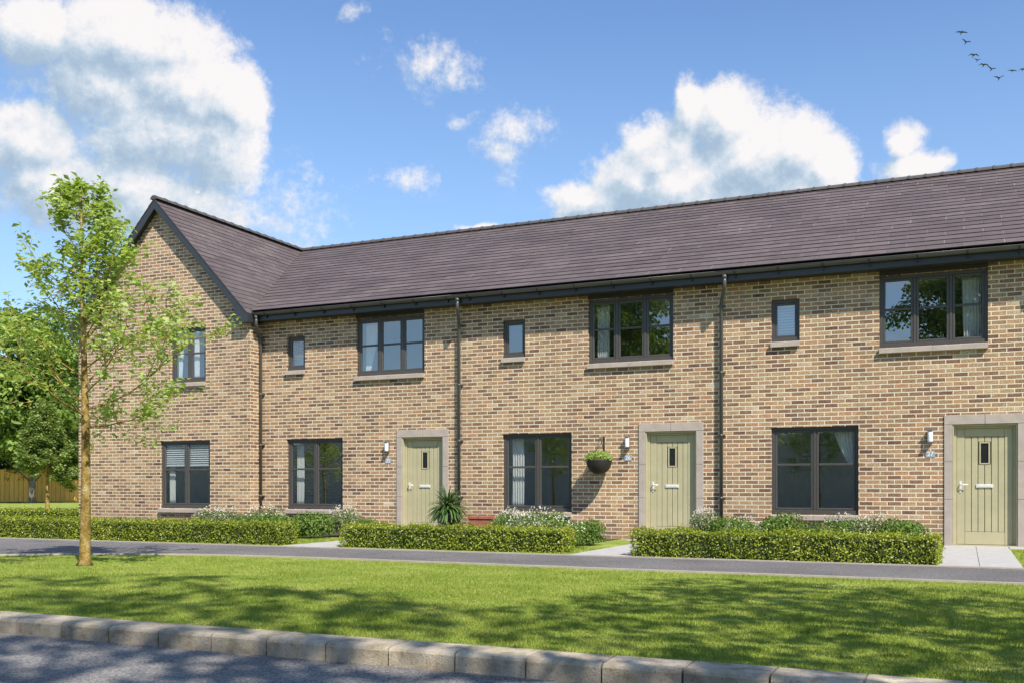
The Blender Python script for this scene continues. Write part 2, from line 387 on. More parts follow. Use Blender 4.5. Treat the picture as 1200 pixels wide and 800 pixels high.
# footpath; its front edge bends towards the road at the left
PB = -4.86
front = [(9, -6.98), (3, -6.98), (-4, -6.92), (-7.5, -6.84), (-9.3, -6.86), (-10.4, -7.02), (-11.5, -7.4), (-12.8, -8.2), (-14.2, -9.35), (-16, -10.8), (-19.5, KY)]
sheet('footpath', [(9, PB), (-60, PB), (-60, KY)] + front[::-1], .006, M['path'])
b = MB(); 
for (x0, y0), (x1, y1) in zip(front[:-1], front[1:]):
    d = Vector((x1 - x0, y1 - y0, 0)).normalized(); n = Vector((-d.y, d.x, 0)) * .055
    b.prism([(x0 - n.x, y0 - n.y), (x1 - n.x, y1 - n.y), (x1, y1), (x0, y0)], 'z', -.02, .022)
b.box(-30, 9, PB, PB + .06, -.02, .022)
tag(b.build('path_edging', M['edge']), kind='structure')
def slabs(name, x0, x1, y0, y1, nx=2, L=.62):
    b = MB(); w = (x1 - x0) / nx; y = y0; r = 0
    while y < y1 - .02:
        e = min(y + L, y1)
        for i in range(nx): b.bbox(x0 + i * w + .003, x0 + (i + 1) * w - .003, y + .003, e - .003, -.02, .016 + rng.normal() * .0008, .003)
        y = e
    b.box(x0 + .004, x1 - .004, y0 + .01, y1 - .004, -.02, .009, 1)
    return tag(b.build(name, [M['slab'], M['joint']]), kind='structure')
slabs('door_path', -.31, .66, PB + .065, .1); slabs('door_path', .665, 1.25, -.62, .1, 1)
slabs('door_path', -5.27, -4.32, PB + .065, .1); slabs('door_path', -5.72, -5.275, -.62, .1, 1)
slabs('door_path', -10.45, -9.50, PB + .065, .1); slabs('door_path', -11.0, -10.455, -.62, .1, 1)
for x0, x1, y0 in ((-19.4, -14.7, -2.0), (-14.5, -11.1, -1.7), (-9.4, -6.0, -1.8), (-4.25, -.42, -2.2)):
    sheet('flower_bed', [(x0, y0), (x1, y0), (x1, -.35 if x0 < -19 else -.03), (x0, -.35 if x0 < -19 else -.03)], .004, M['soil'])

# ------------------------------------------------------------------ houses
EZ = 4.93; EY = -.38; RY = 5.1; RZ = 7.70
SL = (RZ - EZ) / (RY - EY)
def slope_rows(b, o, ud, sd, width_fn, length, nrm, u0=0., t=.013, gauge=None):
    """rows of tiles. o: origin at the eave, ud: direction along the eave, sd: up the slope, nrm: outward normal"""
    o, ud, sd, nrm = Vector(o), Vector(ud).normalized(), Vector(sd).normalized(), Vector(nrm).normalized()
    gg = gauge or GAUGE; n = math.ceil(length / gg - .05); vg = GAUGE / gg
    for k in range(n):
        s0 = k * gg; s1 = min(s0 + gg, length); va, vb = k * GAUGE + .01, k * GAUGE + (s1 - s0) * vg - .003; a0, a1 = width_fn(s0)
        # the row is cut into stretches whose lower edges lie a hair differently
        x = a0; pv = None
        while x < a1 - 1e-6:
            e = min(x + 1.005, a1); dt = t + rng.normal() * .0012
            P = lambda u, s, h: o + ud * u + sd * s + nrm * h
            b.quad(P(x, s0, dt), P(e, s0, dt), P(e, s1 + .004, .0), P(x, s1 + .004, .0), 0, [(x + u0, va), (e + u0, va), (e + u0, vb), (x + u0, vb)])
            b.quad(P(x, s0 + .010, -.004), P(e, s0 + .010, -.004), P(e, s0, dt), P(x, s0, dt), 0, [(x + u0, va)] * 4)
            x = e
def main_roof(b, x0, x1, u0):
    L = math.hypot(RY - EY, RZ - EZ); sd = Vector((0, RY - EY, RZ - EZ)).normalized()
    slope_rows(b, (0, EY, EZ), (1, 0, 0), sd, lambda s: (x0, x1), L, sd.cross(Vector((-1, 0, 0))), u0)
    sb = Vector((0, -(RY - EY), RZ - EZ)).normalized()
    slope_rows(b, (0, 2 * RY - EY, EZ), (-1, 0, 0), sb, lambda s: (-x1, -x0), L, sb.cross(Vector((1, 0, 0))), u0)
def ridge_run(b, p0, p1, L=.335):
    p0, p1 = Vector(p0), Vector(p1); d = (p1 - p0); n = max(1, round(d.length / L)); st = d / n; d.normalize(); sd = d.cross(Vector((0, 0, 1)))
    for i in range(n):
        a, c = p0 + st * i + d * .004, p0 + st * (i + 1) - d * .004
        for q0, q1, r in ((a, c, .105), (c - d * .03, c + d * .022, .118)):
            vs = []
            for q in (q0, q1):
                for k in range(9):
                    t = math.pi * k / 8; vs.append(q + sd * math.cos(t) * r * 1.05 + Vector((0, 0, 1)) * (math.sin(t) * r * .85 - .035))
            b.add(vs, [(k, k + 1, k + 10, k + 9) for k in range(8)] + [tuple(range(9)), tuple(range(17, 8, -1))], 0 if r < .11 else 1)
def grid_wall(b, y, x0, x1, z0, z1, holes, depth=.11, face=-1, mi=0):
    xs = sorted({x0, x1, *[h[0] for h in holes], *[h[1] for h in holes]}); zs = sorted({z0, z1, *[h[2] for h in holes], *[h[3] for h in holes]})
    for i in range(len(xs) - 1):
        for j in range(len(zs) - 1):
            cx, cz = (xs[i] + xs[i + 1]) / 2, (zs[j] + zs[j + 1]) / 2
            if any(h[0] < cx < h[1] and h[2] < cz < h[3] for h in holes): continue
            b.quad((xs[i], y, zs[j]), (xs[i + 1], y, zs[j]), (xs[i + 1], y, zs[j + 1]), (xs[i], y, zs[j + 1]), mi)
    for a, c, e, f in holes:
        yb = y + depth
        b.quad((a, y, e), (a, yb, e), (a, yb, f), (a, y, f), mi); b.quad((c, y, e), (c, y, f), (c, yb, f), (c, yb, e), mi)
        b.quad((a, y, f), (a, yb, f), (c, yb, f), (c, y, f), mi); b.quad((a, y, e), (c, y, e), (c, yb, e), (a, yb, e), mi)
def window(root, x0, x1, z0, z1, y, lights, transom=None, sill_z=.10, label=None, set_back=.06):
    """frame mesh (outer frame, mullions, sashes), pane and sill as children"""
    b = MB(); yf = y + set_back; fw = .052; sw = .042; cell = (x1 - x0) / lights; e = .002
    xo0, xo1, zo0, zo1 = x0 + e, x1 - e, z0 + e, z1 - e
    b.bbox(xo0, xo0 + fw, yf, yf + .07, zo0 + fw + .02, zo1 - fw, .004); b.bbox(xo1 - fw, xo1, yf, yf + .07, zo0 + fw + .02, zo1 - fw, .004)
    b.bbox(xo0, xo1, yf, yf + .07, zo1 - fw, zo1, .004); b.bbox(xo0, xo1, yf - .018, yf + .07, zo0, zo0 + fw + .02, .006)
    p = MB()
    for i in range(lights):
        a = x0 + i * cell; c = a + cell
        if i: b.bbox(a - .022, a + .022, yf + .001, yf + .07, zo0 + fw + .02, zo1 - fw, .004)
        sa = a + (fw if i == 0 else .022) + .001; sc = c - (fw if i == lights - 1 else .022) - .001; s0 = zo0 + fw + .021; s1 = zo1 - fw - .001
        ys = yf + .012
        b.bbox(sa, sa + sw, ys, ys + .05, s0, s1, .007); b.bbox(sc - sw, sc, ys, ys + .05, s0, s1, .007)
        b.bbox(sa + sw, sc - sw, ys, ys + .05, s1 - sw, s1, .007); b.bbox(sa + sw, sc - sw, ys, ys + .05, s0, s0 + sw, .007)
        if transom:
            tz = z1 - (z1 - z0) * transom; b.bbox(sa + sw, sc - sw, ys + .006, ys + .045, tz - .02, tz + .02, .005)
        p.quad((sa + sw - .004, ys + .027, s0 + sw - .004), (sc - sw + .004, ys + .027, s0 + sw - .004), (sc - sw + .004, ys + .027, s1 - sw + .004), (sa + sw - .004, ys + .027, s1 - sw + .004))
    fr = b.build('window', M['frame'], root)
    if label: fr['label'] = label
    p.build('pane', M['glass'], fr)
    if sill_z:
        s = MB(); n = 1 if x1 - x0 < .8 else 2; w = (x1 - x0) / n
        for i in range(n):
            a, c = x0 + i * w + (.0015 if i else -.0), x0 + (i + 1) * w - (.0015 if i < n - 1 else 0)
            s.prism([(y - .075, z0 - sill_z), (y - .075, z0 - .022), (y - .068, z0 - .014), (yf + .02, z0 - .001), (yf + .02, z0 - sill_z)], 'x', a, c)
        s.build('sill', M['stone'], fr)
    return fr
def stone_surround(parent_o, x0, x1, z1, xi0, xi1, zi1, y):
    b = MB(); g = .0025; cuts = [0, .79, 1.42, zi1]
    for a, c in ((x0, xi0), (xi1, x1)):
        for lo, hi in zip(cuts[:-1], cuts[1:]): b.bbox(a, c, y - .022, y + .19, lo + g, hi - g, .005)
        b.box(a + .006, c - .006, y - .012, y + .12, 0, zi1 - .01, 1)
    xm = (x0 + x1) / 2
    b.bbox(x0, xm - g, y - .022, y + .19, zi1 + g, z1, .005); b.bbox(xm + g, x1, y - .022, y + .19, zi1 + g, z1, .005)
    b.box(x0 + .01, x1 - .01, y - .012, y + .12, zi1 + .008, z1 - .01, 1)
    return b.build('door_surround', [M['stone'], M['joint']], parent_o)
def door(root, x0, x1, z1, y):
    """front door of grooved boards in its own frame"""
    b = MB(); yf = y + .088; f = .062; D_ = .11
    for X0, X1 in ((x0 + .002, x0 + .02), (x1 - .02, x1 - .002)): b.bbox(X0, X1, y - .004, yf - .0005, .03, z1 - .002, .003)
    b.bbox(x0 + .02, x1 - .02, y - .004, yf - .0005, z1 - .02, z1 - .002, .003)
    b.bbox(x0 + .002, x0 + f, yf, yf + D_, .03, z1 - .002, .005); b.bbox(x1 - f, x1 - .002, yf, yf + D_, .03, z1 - .002, .005)
    b.bbox(x0 + f, x1 - f, yf, yf + D_, z1 - f, z1 - .002, .005)
    b.box(x0 + .002, x1 - .002, y - .016, yf + D_, .0, .03)
    fr = b.build('door', M['door'], root)
    d = MB(); a, c = x0 + f + .004, x1 - f - .004; t0, t1 = .036, z1 - f - .004; yl = y + .105; st = .12
    d.bbox(a, a + st, yl, yl + .045, t0, t1, .004); d.bbox(c - st, c, yl, yl + .045, t0, t1, .004)
    d.bbox(a + st + .003, c - st - .003, yl, yl + .045, t1 - .13, t1, .004); d.bbox(a + st + .003, c - st - .003, yl, yl + .045, t0, t0 + .21, .004)
    px0, px1 = a + st, c - st; n = 6; w = (px1 - px0) / n; gx0, gx1, gz0, gz1 = (px0 + px1) / 2 - .058, (px0 + px1) / 2 + .058, 1.40, 1.73
    for i in range(n):
        q0, q1 = px0 + i * w + .0045, px0 + (i + 1) * w - .0045
        segs = [(t0 + .214, t1 - .134)]
        if q1 > gx0 - .02 and q0 < gx1 + .02: segs = [(t0 + .214, gz0 - .026), (gz1 + .026, t1 - .134)]
        for s0, s1 in segs: d.bbox(q0, q1, yl + .008, yl + .04, s0, s1, .005)
    d.box(a + .01, c - .01, yl + .03, yl + .044, t0 + .01, t1 - .01, 1)
    for X0, X1, Z0, Z1 in ((gx0 - .022, gx0, gz0 - .022, gz1 + .022), (gx1, gx1 + .022, gz0 - .022, gz1 + .022), (gx0, gx1, gz1, gz1 + .022), (gx0, gx1, gz0 - .022, gz0)):
        d.bbox(X0, X1, yl + .001, yl + .04, Z0, Z1, .003)
    d.build('door_leaf', [M['door'], M['groove']], fr)
    g = MB(); g.box(gx0 + .001, gx1 - .001, yl + .018, yl + .026, gz0 + .001, gz1 - .001); g.build('door_pane', M['darkglass'], fr)
    l = MB(); xm = (px0 + px1) / 2; l.bbox(xm - .13, xm + .13, yl - .010, yl + .007, .985, 1.045, .005); l.bbox(xm - .105, xm + .105, yl - .014, yl - .009, .998, 1.032, .002); l.build('letterbox', M['steel'], fr)
    h = MB(); hx = a + .055; h.bbox(hx - .017, hx + .017, yl - .009, yl - .0005, .90, 1.10, .004); h.tube([(hx, yl - .005, 1.04), (hx, yl - .052, 1.04), (hx + .022, yl - .062, 1.04), (hx + .12, yl - .062, 1.037)], [.011, .011, .0105, .009], 10); h.tube([(hx, yl - .004, .945), (hx, yl - .018, .945)], .011, 10)
    h.build('handle', M['steel'], fr)
    return fr
def text_mesh(txt, size, loc, mat, parent):
    cu = bpy.data.curves.new('digits', 'FONT'); cu.body = txt; cu.size = size; cu.extrude = .0015; cu.align_x = 'CENTER'; cu.align_y = 'CENTER'
    t = bpy.data.objects.new('digits', cu); COL.objects.link(t); bpy.context.view_layer.update()
    me = bpy.data.meshes.new_from_object(t.evaluated_get(bpy.context.evaluated_depsgraph_get())); bpy.data.objects.remove(t)
    me.transform(Matrix.Translation(loc) @ Matrix.Rotation(R(90), 4, 'X')); me.materials.clear(); me.materials.append(mat)
    o = bpy.data.objects.new('house_number', me); COL.objects.link(o); o.parent = parent; return o
def downpipe(root, x, ytop=-.405):
    b = MB(); xt = x + .13; b.tube([(xt, ytop, 4.80), (xt, ytop, 4.62), (xt - .01, ytop + .03, 4.57), (x + .01, -.11, 4.40), (x, -.082, 4.35), (x, -.082, .02)], .034, 12)
    for z in (4.32, 3.1, 1.95, .8): b.tube([(x, -.082, z - .025), (x, -.082, z + .02)], .0375, 12); b.box(x - .062, x + .062, -.05, -.001, z - .012, z + .012)
    b.tube([(xt, ytop, 4.74), (xt, ytop, 4.81)], .043, 12)
    return b.build('downpipe', M['gutter'], root)
def gutter(root, x0, x1, ends=(False, False)):
    b = MB(); r = .058; yc, zc = -.405, 4.865; n = 10
    pr = [(yc + r * math.cos(math.pi + math.pi * k / n), zc + r * math.sin(math.pi + math.pi * k / n)) for k in range(n + 1)]
    pi_ = [(yc + (r - .004) * math.cos(math.pi + math.pi * k / n), zc + (r - .004) * math.sin(math.pi + math.pi * k / n)) for k in range(n, -1, -1)]
    ring = pr + pi_; m = len(ring)
    b.add([(x, p[0], p[1]) for x in (x0, x1) for p in ring], [(i, (i + 1) % m, m + (i + 1) % m, m + i) for i in range(m)], 0)
    b.tube([(x0, yc - r, zc + .002), (x1, yc - r, zc + .002)], .006, 6)
    for i, on in enumerate(ends):
        if on:
            xe = (x0, x1)[i]; b.prism([(p[0], p[1]) for p in pr], 'x', xe - .004, xe + .004)
    g = b.build('gutter', M['gutter'], root); x = x0 + .35
    while x < x1 - .1:
        k = MB(); rr = r + .005; pr2 = [(yc + rr * math.cos(math.pi + math.pi * q / n), zc + rr * math.sin(math.pi + math.pi * q / n)) for q in range(n + 1)]
        inn = [(yc + (rr - .0045) * math.cos(math.pi + math.pi * q / n), zc + (rr - .0045) * math.sin(math.pi + math.pi * q / n)) for q in range(n, -1, -1)]
        k.prism(pr2 + inn, 'x', x - .014, x + .014); k.box(x - .014, x + .014, yc + .02, -.345, zc - .115, zc - .062); x += .76; k.build('gutter_bracket', M['iron'], g)
    return g
def interior(root, x0, x1, y0, y1, name='interior'):
    b = MB()
    for z0, z1 in ((.02, 2.45), (2.60, 4.68)):
        P = lambda x, y, z: (x, y, z)
        b.quad((x0, y1, z0), (x1, y1, z0), (x1, y1, z1), (x0, y1, z1)); b.quad((x0, y0, z0), (x0, y1, z0), (x0, y1, z1), (x0, y0, z1))
        b.quad((x1, y0, z0), (x1, y1, z0), (x1, y1, z1), (x1, y0, z1)); b.quad((x0, y0, z0), (x1, y0, z0), (x1, y1, z0), (x0, y1, z0)); b.quad((x0, y0, z1), (x1, y0, z1), (x1, y1, z1), (x0, y1, z1))
    return b.build(name, M['plaster'], root, fix=False)

WG = (.92, 2.42, .51, 2.07); WT = (2.76, 4.46, 3.40, 4.635); WS = (.92, 1.42, 3.61, 4.36)
DS = (3.79, 5.035, 2.205); DI = (3.92, 4.90, 2.045)
PITCH = 5.35
def terraced_house(X0, label, num, xwall0=0., pipe=.0, end=False):
    r = empty('terraced_house', (X0, 0, 0), label, 'house', 'houses of the brick terrace')
    b = MB(); holes = [WG, WT, WS, (DS[0] + .06, DS[1] - .06, 0, DS[2] - .05)]
    grid_wall(b, 0, xwall0, PITCH, 0, 4.72, holes, .21)
    b.quad((xwall0, 0, 0), (xwall0, 10.2, 0), (xwall0, 10.2, 4.72), (xwall0, 0, 4.72))
    b.quad((xwall0, 10.2, 0), (PITCH, 10.2, 0), (PITCH, 10.2, 4.72), (xwall0, 10.2, 4.72))
    if end:
        b.poly([(PITCH, 0, 0), (PITCH, 10.2, 0), (PITCH, 10.2, 4.9), (PITCH, RY, RZ - .12), (PITCH, 0, 4.9)])
    b.build('wall', M['brick'], r, fix=False, weld=True)
    rf = MB(); main_roof(rf, 0, PITCH + (.12 if end else 0), X0); ro = rf.build('roof', M['roof'], r, fix=False)
    rd = MB(); ridge_run(rd, (0, RY, RZ + .02), (PITCH, RY, RZ + .02)); rd.build('ridge', [M['ridge'], M['gutter']], ro)
    f = MB(); e = PITCH
    f.box(max(xwall0, 0) , e, -.345, -.325, 4.70, 4.90); f.build('fascia', M['trim'], r)
    s = MB(); s.box(max(xwall0, 0), e, -.325, .0, 4.715, 4.735); s.box(WT[0] + .002, WT[1] - .002, -.006, .1, WT[3] + .001, 4.714); s.build('soffit', M['soffit'], r)
    gutter(r, .30 - .0 if xwall0 else 0, e, (xwall0 > 0, end)); downpipe(r, pipe)
    window(r, *WG, 0, 2, .43); window(r, *WT, 0, 3, .47); window(r, *WS, 0, 1)
    stone_surround(r, DS[0], DS[1], DS[2], DI[0], DI[1], DI[2], 0); door(r, DI[0], DI[1], DI[2], 0)
    interior(r, .15, PITCH - .12, .212, 4.3)
    # wall lantern and number plate
    lx = 3.575; L = MB(); L.bbox(lx - .035, lx + .035, -.012, -.001, 1.75, 1.96, .003); L.bbox(lx - .045, lx + .045, -.13, -.012, 1.745, 1.765, .003); L.bbox(lx - .042, lx + .042, -.125, -.012, 1.945, 1.965, .003)
    lamp = L.build('wall_lantern', M['lamp_metal'], r)
    D = MB(); D.lathe([(.001, 0), (.040, 0), (.042, .01), (.042, .165), (.040, .178), (.001, .178)], (lx, -.072, 1.766), 16); D.build('lantern_diffuser', M['white'], lamp)
    P = MB(); P.bbox(lx - .075, lx + .075, -.008, -.001, 1.50, 1.61, .003); pl = P.build('number_plate', M['plate'], r)
    text_mesh(num, .105, (lx, -.0105, 1.555), M['digit'], pl)
    return r
h1 = terraced_house(-14.80, 'brick house joined to the gabled end house, potted palm beside its sage door', '25', .22, .262)
h2 = terraced_house(-9.45, 'brick house with a hanging basket beside its sage door', '26', 0, -.03)
h3 = terraced_house(-4.10, 'brick house at the right edge of the photo, door numbered 27', '27', 0, .035)
h4 = terraced_house(1.25, 'last brick house of the terrace, beyond the right edge of the photo', '28', 0, .0, end=True)

# gabled end house
GX = -17.20; HW = 2.62; GY = -.40; OY = -.60; GS = 1.052; GE = 2.70; GEZ = 4.86
g = empty('gabled_house', (GX, 0, 0), 'brick end house with a steep gable and dark bargeboards', 'house', 'houses of the brick terrace')
GU = (.31, 1.35, 3.42, 4.68); GG = (-.01, 1.48, .51, 2.07)
b = MB(); grid_wall(b, GY, -HW, HW, 0, 4.70, [GU, GG], .12)
zt = lambda x: RZ - .10 - GS * abs(x)
b.poly([(-HW, GY, 4.70), (HW, GY, 4.70), (HW, GY, zt(HW)), (0, GY, zt(0)), (-HW, GY, zt(HW))])
b.quad((HW, GY, 0), (HW, .0, 0), (HW, .0, 4.70), (HW, GY, 4.70)); b.quad((-HW, 10.2, 0), (-HW, GY, 0), (-HW, GY, 4.9), (-HW, 10.2, 4.9))
b.poly([(-HW, 10.2, 0), (HW, 10.2, 0), (HW, 10.2, 4.9), (0, 10.2, zt(0)), (-HW, 10.2, 4.9)])
b.build('wall', M['brick'], g, fix=False, weld=True)
rf = MB(); L = math.hypot(GE, GE * GS); sd = Vector((-GE, 0, GE * GS)).normalized()
slope_rows(rf, (GE, 0, RZ - GE * GS), (0, 1, 0), sd, lambda s: (OY - .015, 10.5), L, sd.cross(Vector((0, -1, 0))), 40., .010, .175)
sd2 = Vector((GE, 0, GE * GS)).normalized()
slope_rows(rf, (-GE, 0, RZ - GE * GS), (0, -1, 0), sd2, lambda s: (-10.5, -OY + .015), L, sd2.cross(Vector((0, 1, 0))), 70., .010, .175)
main_roof(rf, 0, -14.80 - GX, GX)
gr_ = rf.build('roof', M['roof'], g, fix=False)
rd = MB(); ridge_run(rd, (0, OY - .02, RZ + .025), (0, 10.5, RZ + .025)); ridge_run(rd, (.1, RY, RZ + .02), (-14.80 - GX, RY, RZ + .02)); rd.build('ridge', [M['ridge'], M['gutter']], gr_)
for s in (-1, 1):
    bb = MB(); z0 = RZ - .018; f = lambda x: z0 - GS * x
    outer = [(0, f(0)), (GE, f(GE)), (GE, 4.65), (2.33, 4.65), (2.33, f(2.33) - .215), (0, f(0) - .215)]
    bb.prism([(s * x, z) for x, z in outer], 'y', OY, OY + .022)
    # eaves box behind the foot of the board and soffit under the overhang
    bb.box(*sorted((s * 2.333, s * (GE - .003))), OY + .022, GY - .001 if s < 0 else GY - .001, 4.652, 4.67)
    if s > 0: bb.box(HW + .004, GE - .003, GY + .0, -.05, 4.652, 4.67)
    bb.quad((0, OY + .02, f(0) - .12), (s * 2.35, OY + .02, f(2.35) - .12), (s * 2.35, GY, f(2.35) - .12), (0, GY, f(0) - .12))
    bb.build('bargeboard', M['trim'], g)
    vv = MB(); vv.prism([(s * 0, f(0) + .022), (s * GE, f(GE) + .022), (s * GE, f(GE)+.002), (0, f(0)+.002)], 'y', OY - .012, OY + .03); vv.build('verge_trim', M['ridge'], g)
    ff = MB(); ff.box(*sorted((s * (GE - .002), s * (GE + .016))), OY + .001, -.35 if s > 0 else 10.4, 4.655, 4.85); ff.build('fascia', M['trim'], g)
window(g, *GU, GY, 2, .47, set_back=.055); window(g, *GG, GY, 2, .43, set_back=.055)
interior(g, -2.4, 2.4, GY + .135, 4)

# ------------------------------------------------------------------ curtains and blinds
def curtain(x, y, z0, z1, w0, w1, label, tie=False, folds=5, flip=1):
    """a pleated drape hanging on the inside of the glass; w0 top width, w1 bottom width; x is its outer edge"""
    n = 60; nz = 14; V = []; F = []
    for j in range(nz + 1):
        t = j / nz; w = w0 + (w1 - w0) * (t ** 1.3)
        for i in range(n + 1):
            s = i / n; ph = s * folds * 2 * math.pi
            V.append((flip * (s * w + .004 * math.sin(ph * 2 + t * 4)), .018 * math.sin(ph + .5 * math.sin(t * 3)), (1 - t) * (z1 - z0)))
    b = MB(); b.add(V, [(j * (n + 1) + i, j * (n + 1) + i + 1, (j + 1) * (n + 1) + i + 1, (j + 1) * (n + 1) + i) for j in range(nz) for i in range(n)], 0, True)
    o = b.build('curtain', M['curtain'], fix=False); o.location = (x, y, z0); sm = o.modifiers.new('Solid', 'SOLIDIFY'); sm.thickness = .002
    return tag(o, label, 'curtain', 'curtains inside the windows')
def blind(x0, x1, y, z0, z1, label, pitch=.05, ang=50):
    b = MB(); z = z1 - .05; w = .024; ca, sa = math.cos(R(ang)) * w, math.sin(R(ang)) * w
    while z > z0:
        b.prism([(y - ca, z - sa), (y + ca, z + sa), (y + ca, z + sa + .002), (y - ca, z - sa + .002)], 'x', x0, x1); z -= pitch
    b.bbox(x0, x1, y - .02, y + .02, z1 - .035, z1, .003); b.bbox(x0, x1, y - .02, y + .02, z0 - .02, z0 - .004, .003)
    for x in (x0 + .08, x1 - .08): b.box(x - .002, x + .002, y - .002, y + .002, z0, z1 - .03)
    return tag(b.build('venetian_blind', M['blind']), label, 'blind', 'venetian blinds inside the windows')
def W(X0, w): return X0 + w[0], X0 + w[1], w[2], w[3]
a0, a1, c0, c1 = W(GX, GU); curtain(a0 + .10, GY + .17, c0 + .10, c1 - .06, .14, .10, 'white curtain in the upstairs window of the gable, left side'); curtain((a0 + a1) / 2 + .05, GY + .17, c0 + .10, c1 - .06, .13, .15, 'white curtain in the upstairs window of the gable, behind the right light')
a0, a1, c0, c1 = W(GX, GG); curtain(a0 + .10, GY + .21, c0 + .10, c1 - .06, .16, .18, 'white curtain in the ground floor window of the gable'); blind(a0 + .07, a1 - .07, GY + .12, 1.50, c1 - .05, 'half lowered white blind in the ground floor window of the gable')
a0, a1, c0, c1 = W(-14.8, WG); curtain(a0 + .10, .245, c0 + .09, c1 - .06, .20, .20, 'cream curtain in the ground floor window above the shrubs between two hedges')
a0, a1, c0, c1 = W(-14.8, WS); blind(a0 + .07, a1 - .07,   .225, c0 + .1, 3.98, 'lowered blind in the small upstairs window next to the gable', .042)
a0, a1, c0, c1 = W(-14.8, WT); curtain(a0 + .10, .245, c0 + .09, c1 - .06, .34, .12, 'white drape drawn aside in the three light window nearest the gable', folds=6)
a0, a1, c0, c1 = W(-9.45, WG); curtain(a0 + .10, .245, c0 + .09, c1 - .06, .27, .27, 'pleated white curtain in the window left of the hanging basket', folds=5)
a0, a1, c0, c1 = W(-9.45, WT); curtain(a0 + .10, .245, c0 + .09, c1 - .06, .26, .26, 'pleated white curtain in the three light window above the hanging basket', folds=6)
a0, a1, c0, c1 = W(-4.1, WS); blind(a0 + .07, a1 - .07,   .225, c0 + .1, c1 - .06, 'fully lowered blind in the small upstairs window of the right hand house')
a0, a1, c0, c1 = W(-4.1, WG); curtain(a1 - .10, .245, 1.38, c1 - .06, .34, .08, 'swept back sheer curtain in the ground floor window of the right hand house', flip=-1)
a0, a1, c0, c1 = W(-4.1, WT); curtain(a1 - .10, .245, c0 + .09, c1 - .06, .30, .27, 'pleated curtain at the right end of the rightmost three light window', folds=6, flip=-1)

# ------------------------------------------------------------------ vegetation builders
def blob_leaves(n, c, r, size, w=.6, up=.5, inner=.35):
    """leaves through an ellipsoid, denser at its skin"""
    d = unit(rng.normal(size=(n, 3))); d[:, 2] = np.where(d[:, 2] < -.3, -d[:, 2] * .6, d[:, 2]); d = unit(d)
    k = (inner + (1 - inner) * rng.random(n) ** .5)[:, None]; P = np.array(c) + d * k * np.array(r)
    N = unit(d * .8 + rng.normal(size=(n, 3)) * .7 + np.array([0, 0, up])); s = size * (.7 + .6 * rng.random(n))
    return leaves(P, N, s, s * w)
def cat(parts):
    V = []; F = []; o = 0
    for v, f in parts: V.append(v); F.append(f + o); o += len(v)
    return np.concatenate(V), np.concatenate(F)
def hedge(x0, x1, y0, y1, H, label, dens=2600, size=.034, name='box_hedge'):
    r = empty(name, ((x0 + x1) / 2, (y0 + y1) / 2, 0), label, 'hedge', 'clipped box hedges'); hx, hy = (x1 - x0) / 2, (y1 - y0) / 2
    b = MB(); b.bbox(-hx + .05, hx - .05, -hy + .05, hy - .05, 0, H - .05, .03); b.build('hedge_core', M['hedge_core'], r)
    P = []; N = []
    for (area, fn) in ((2 * hx * H, 'f'), (2 * hx * H, 'b'), (4 * hx * hy, 't'), (2 * hy * H, 'l'), (2 * hy * H, 'r')):
        n = int(area * dens * (1.25 if fn == 't' else 1) * (.5 if fn == 'b' else 1)); a = rng.random(n) * 2 - 1; c = rng.random(n); z = np.zeros(n)
        if fn in 'fb': s = -1 if fn == 'f' else 1; p = np.stack([a * hx, np.full(n, s * hy), c * H], 1); q = np.tile([0, s, .25], (n, 1))
        elif fn == 't': p = np.stack([a * hx, (c * 2 - 1) * hy, np.full(n, H)], 1); q = np.tile([0, 0, 1.], (n, 1))
        else: s = -1 if fn == 'l' else 1; p = np.stack([np.full(n, s * hx), a * hy, c * H], 1); q = np.tile([s, 0, .25], (n, 1))
        P.append(p); N.append(q)
    P = np.concatenate(P); N = np.concatenate(N); n = len(P)
    # lumpy clipped skin, a few shoots above it
    lump = .018 * np.sin(P[:, :1] * 9 + 3 * P[:, 2:]) + .014 * np.sin(P[:, :1] * 23 + P[:, 1:2] * 17) + rng.normal(size=(n, 1)) * .016
    shoot = (rng.random((n, 1)) < .09) * rng.random((n, 1)) * .06; lump = lump + .016 * np.sin(P[:, :1] * 2.3 + 1.) * np.sin(P[:, :1] * 5.1)
    P = P + unit(N) * (lump - .012 + shoot); P[:, 2] = np.maximum(P[:, 2], .01)
    N = unit(N * .7 + rng.normal(size=(n, 3)) * .75 + np.array([0, -.1, .35])); s = size * (.7 + .6 * rng.random(n))
    V, F = leaves(P, N, s, s * .62); np_obj('foliage', V, F, M['hedge'], r); return r
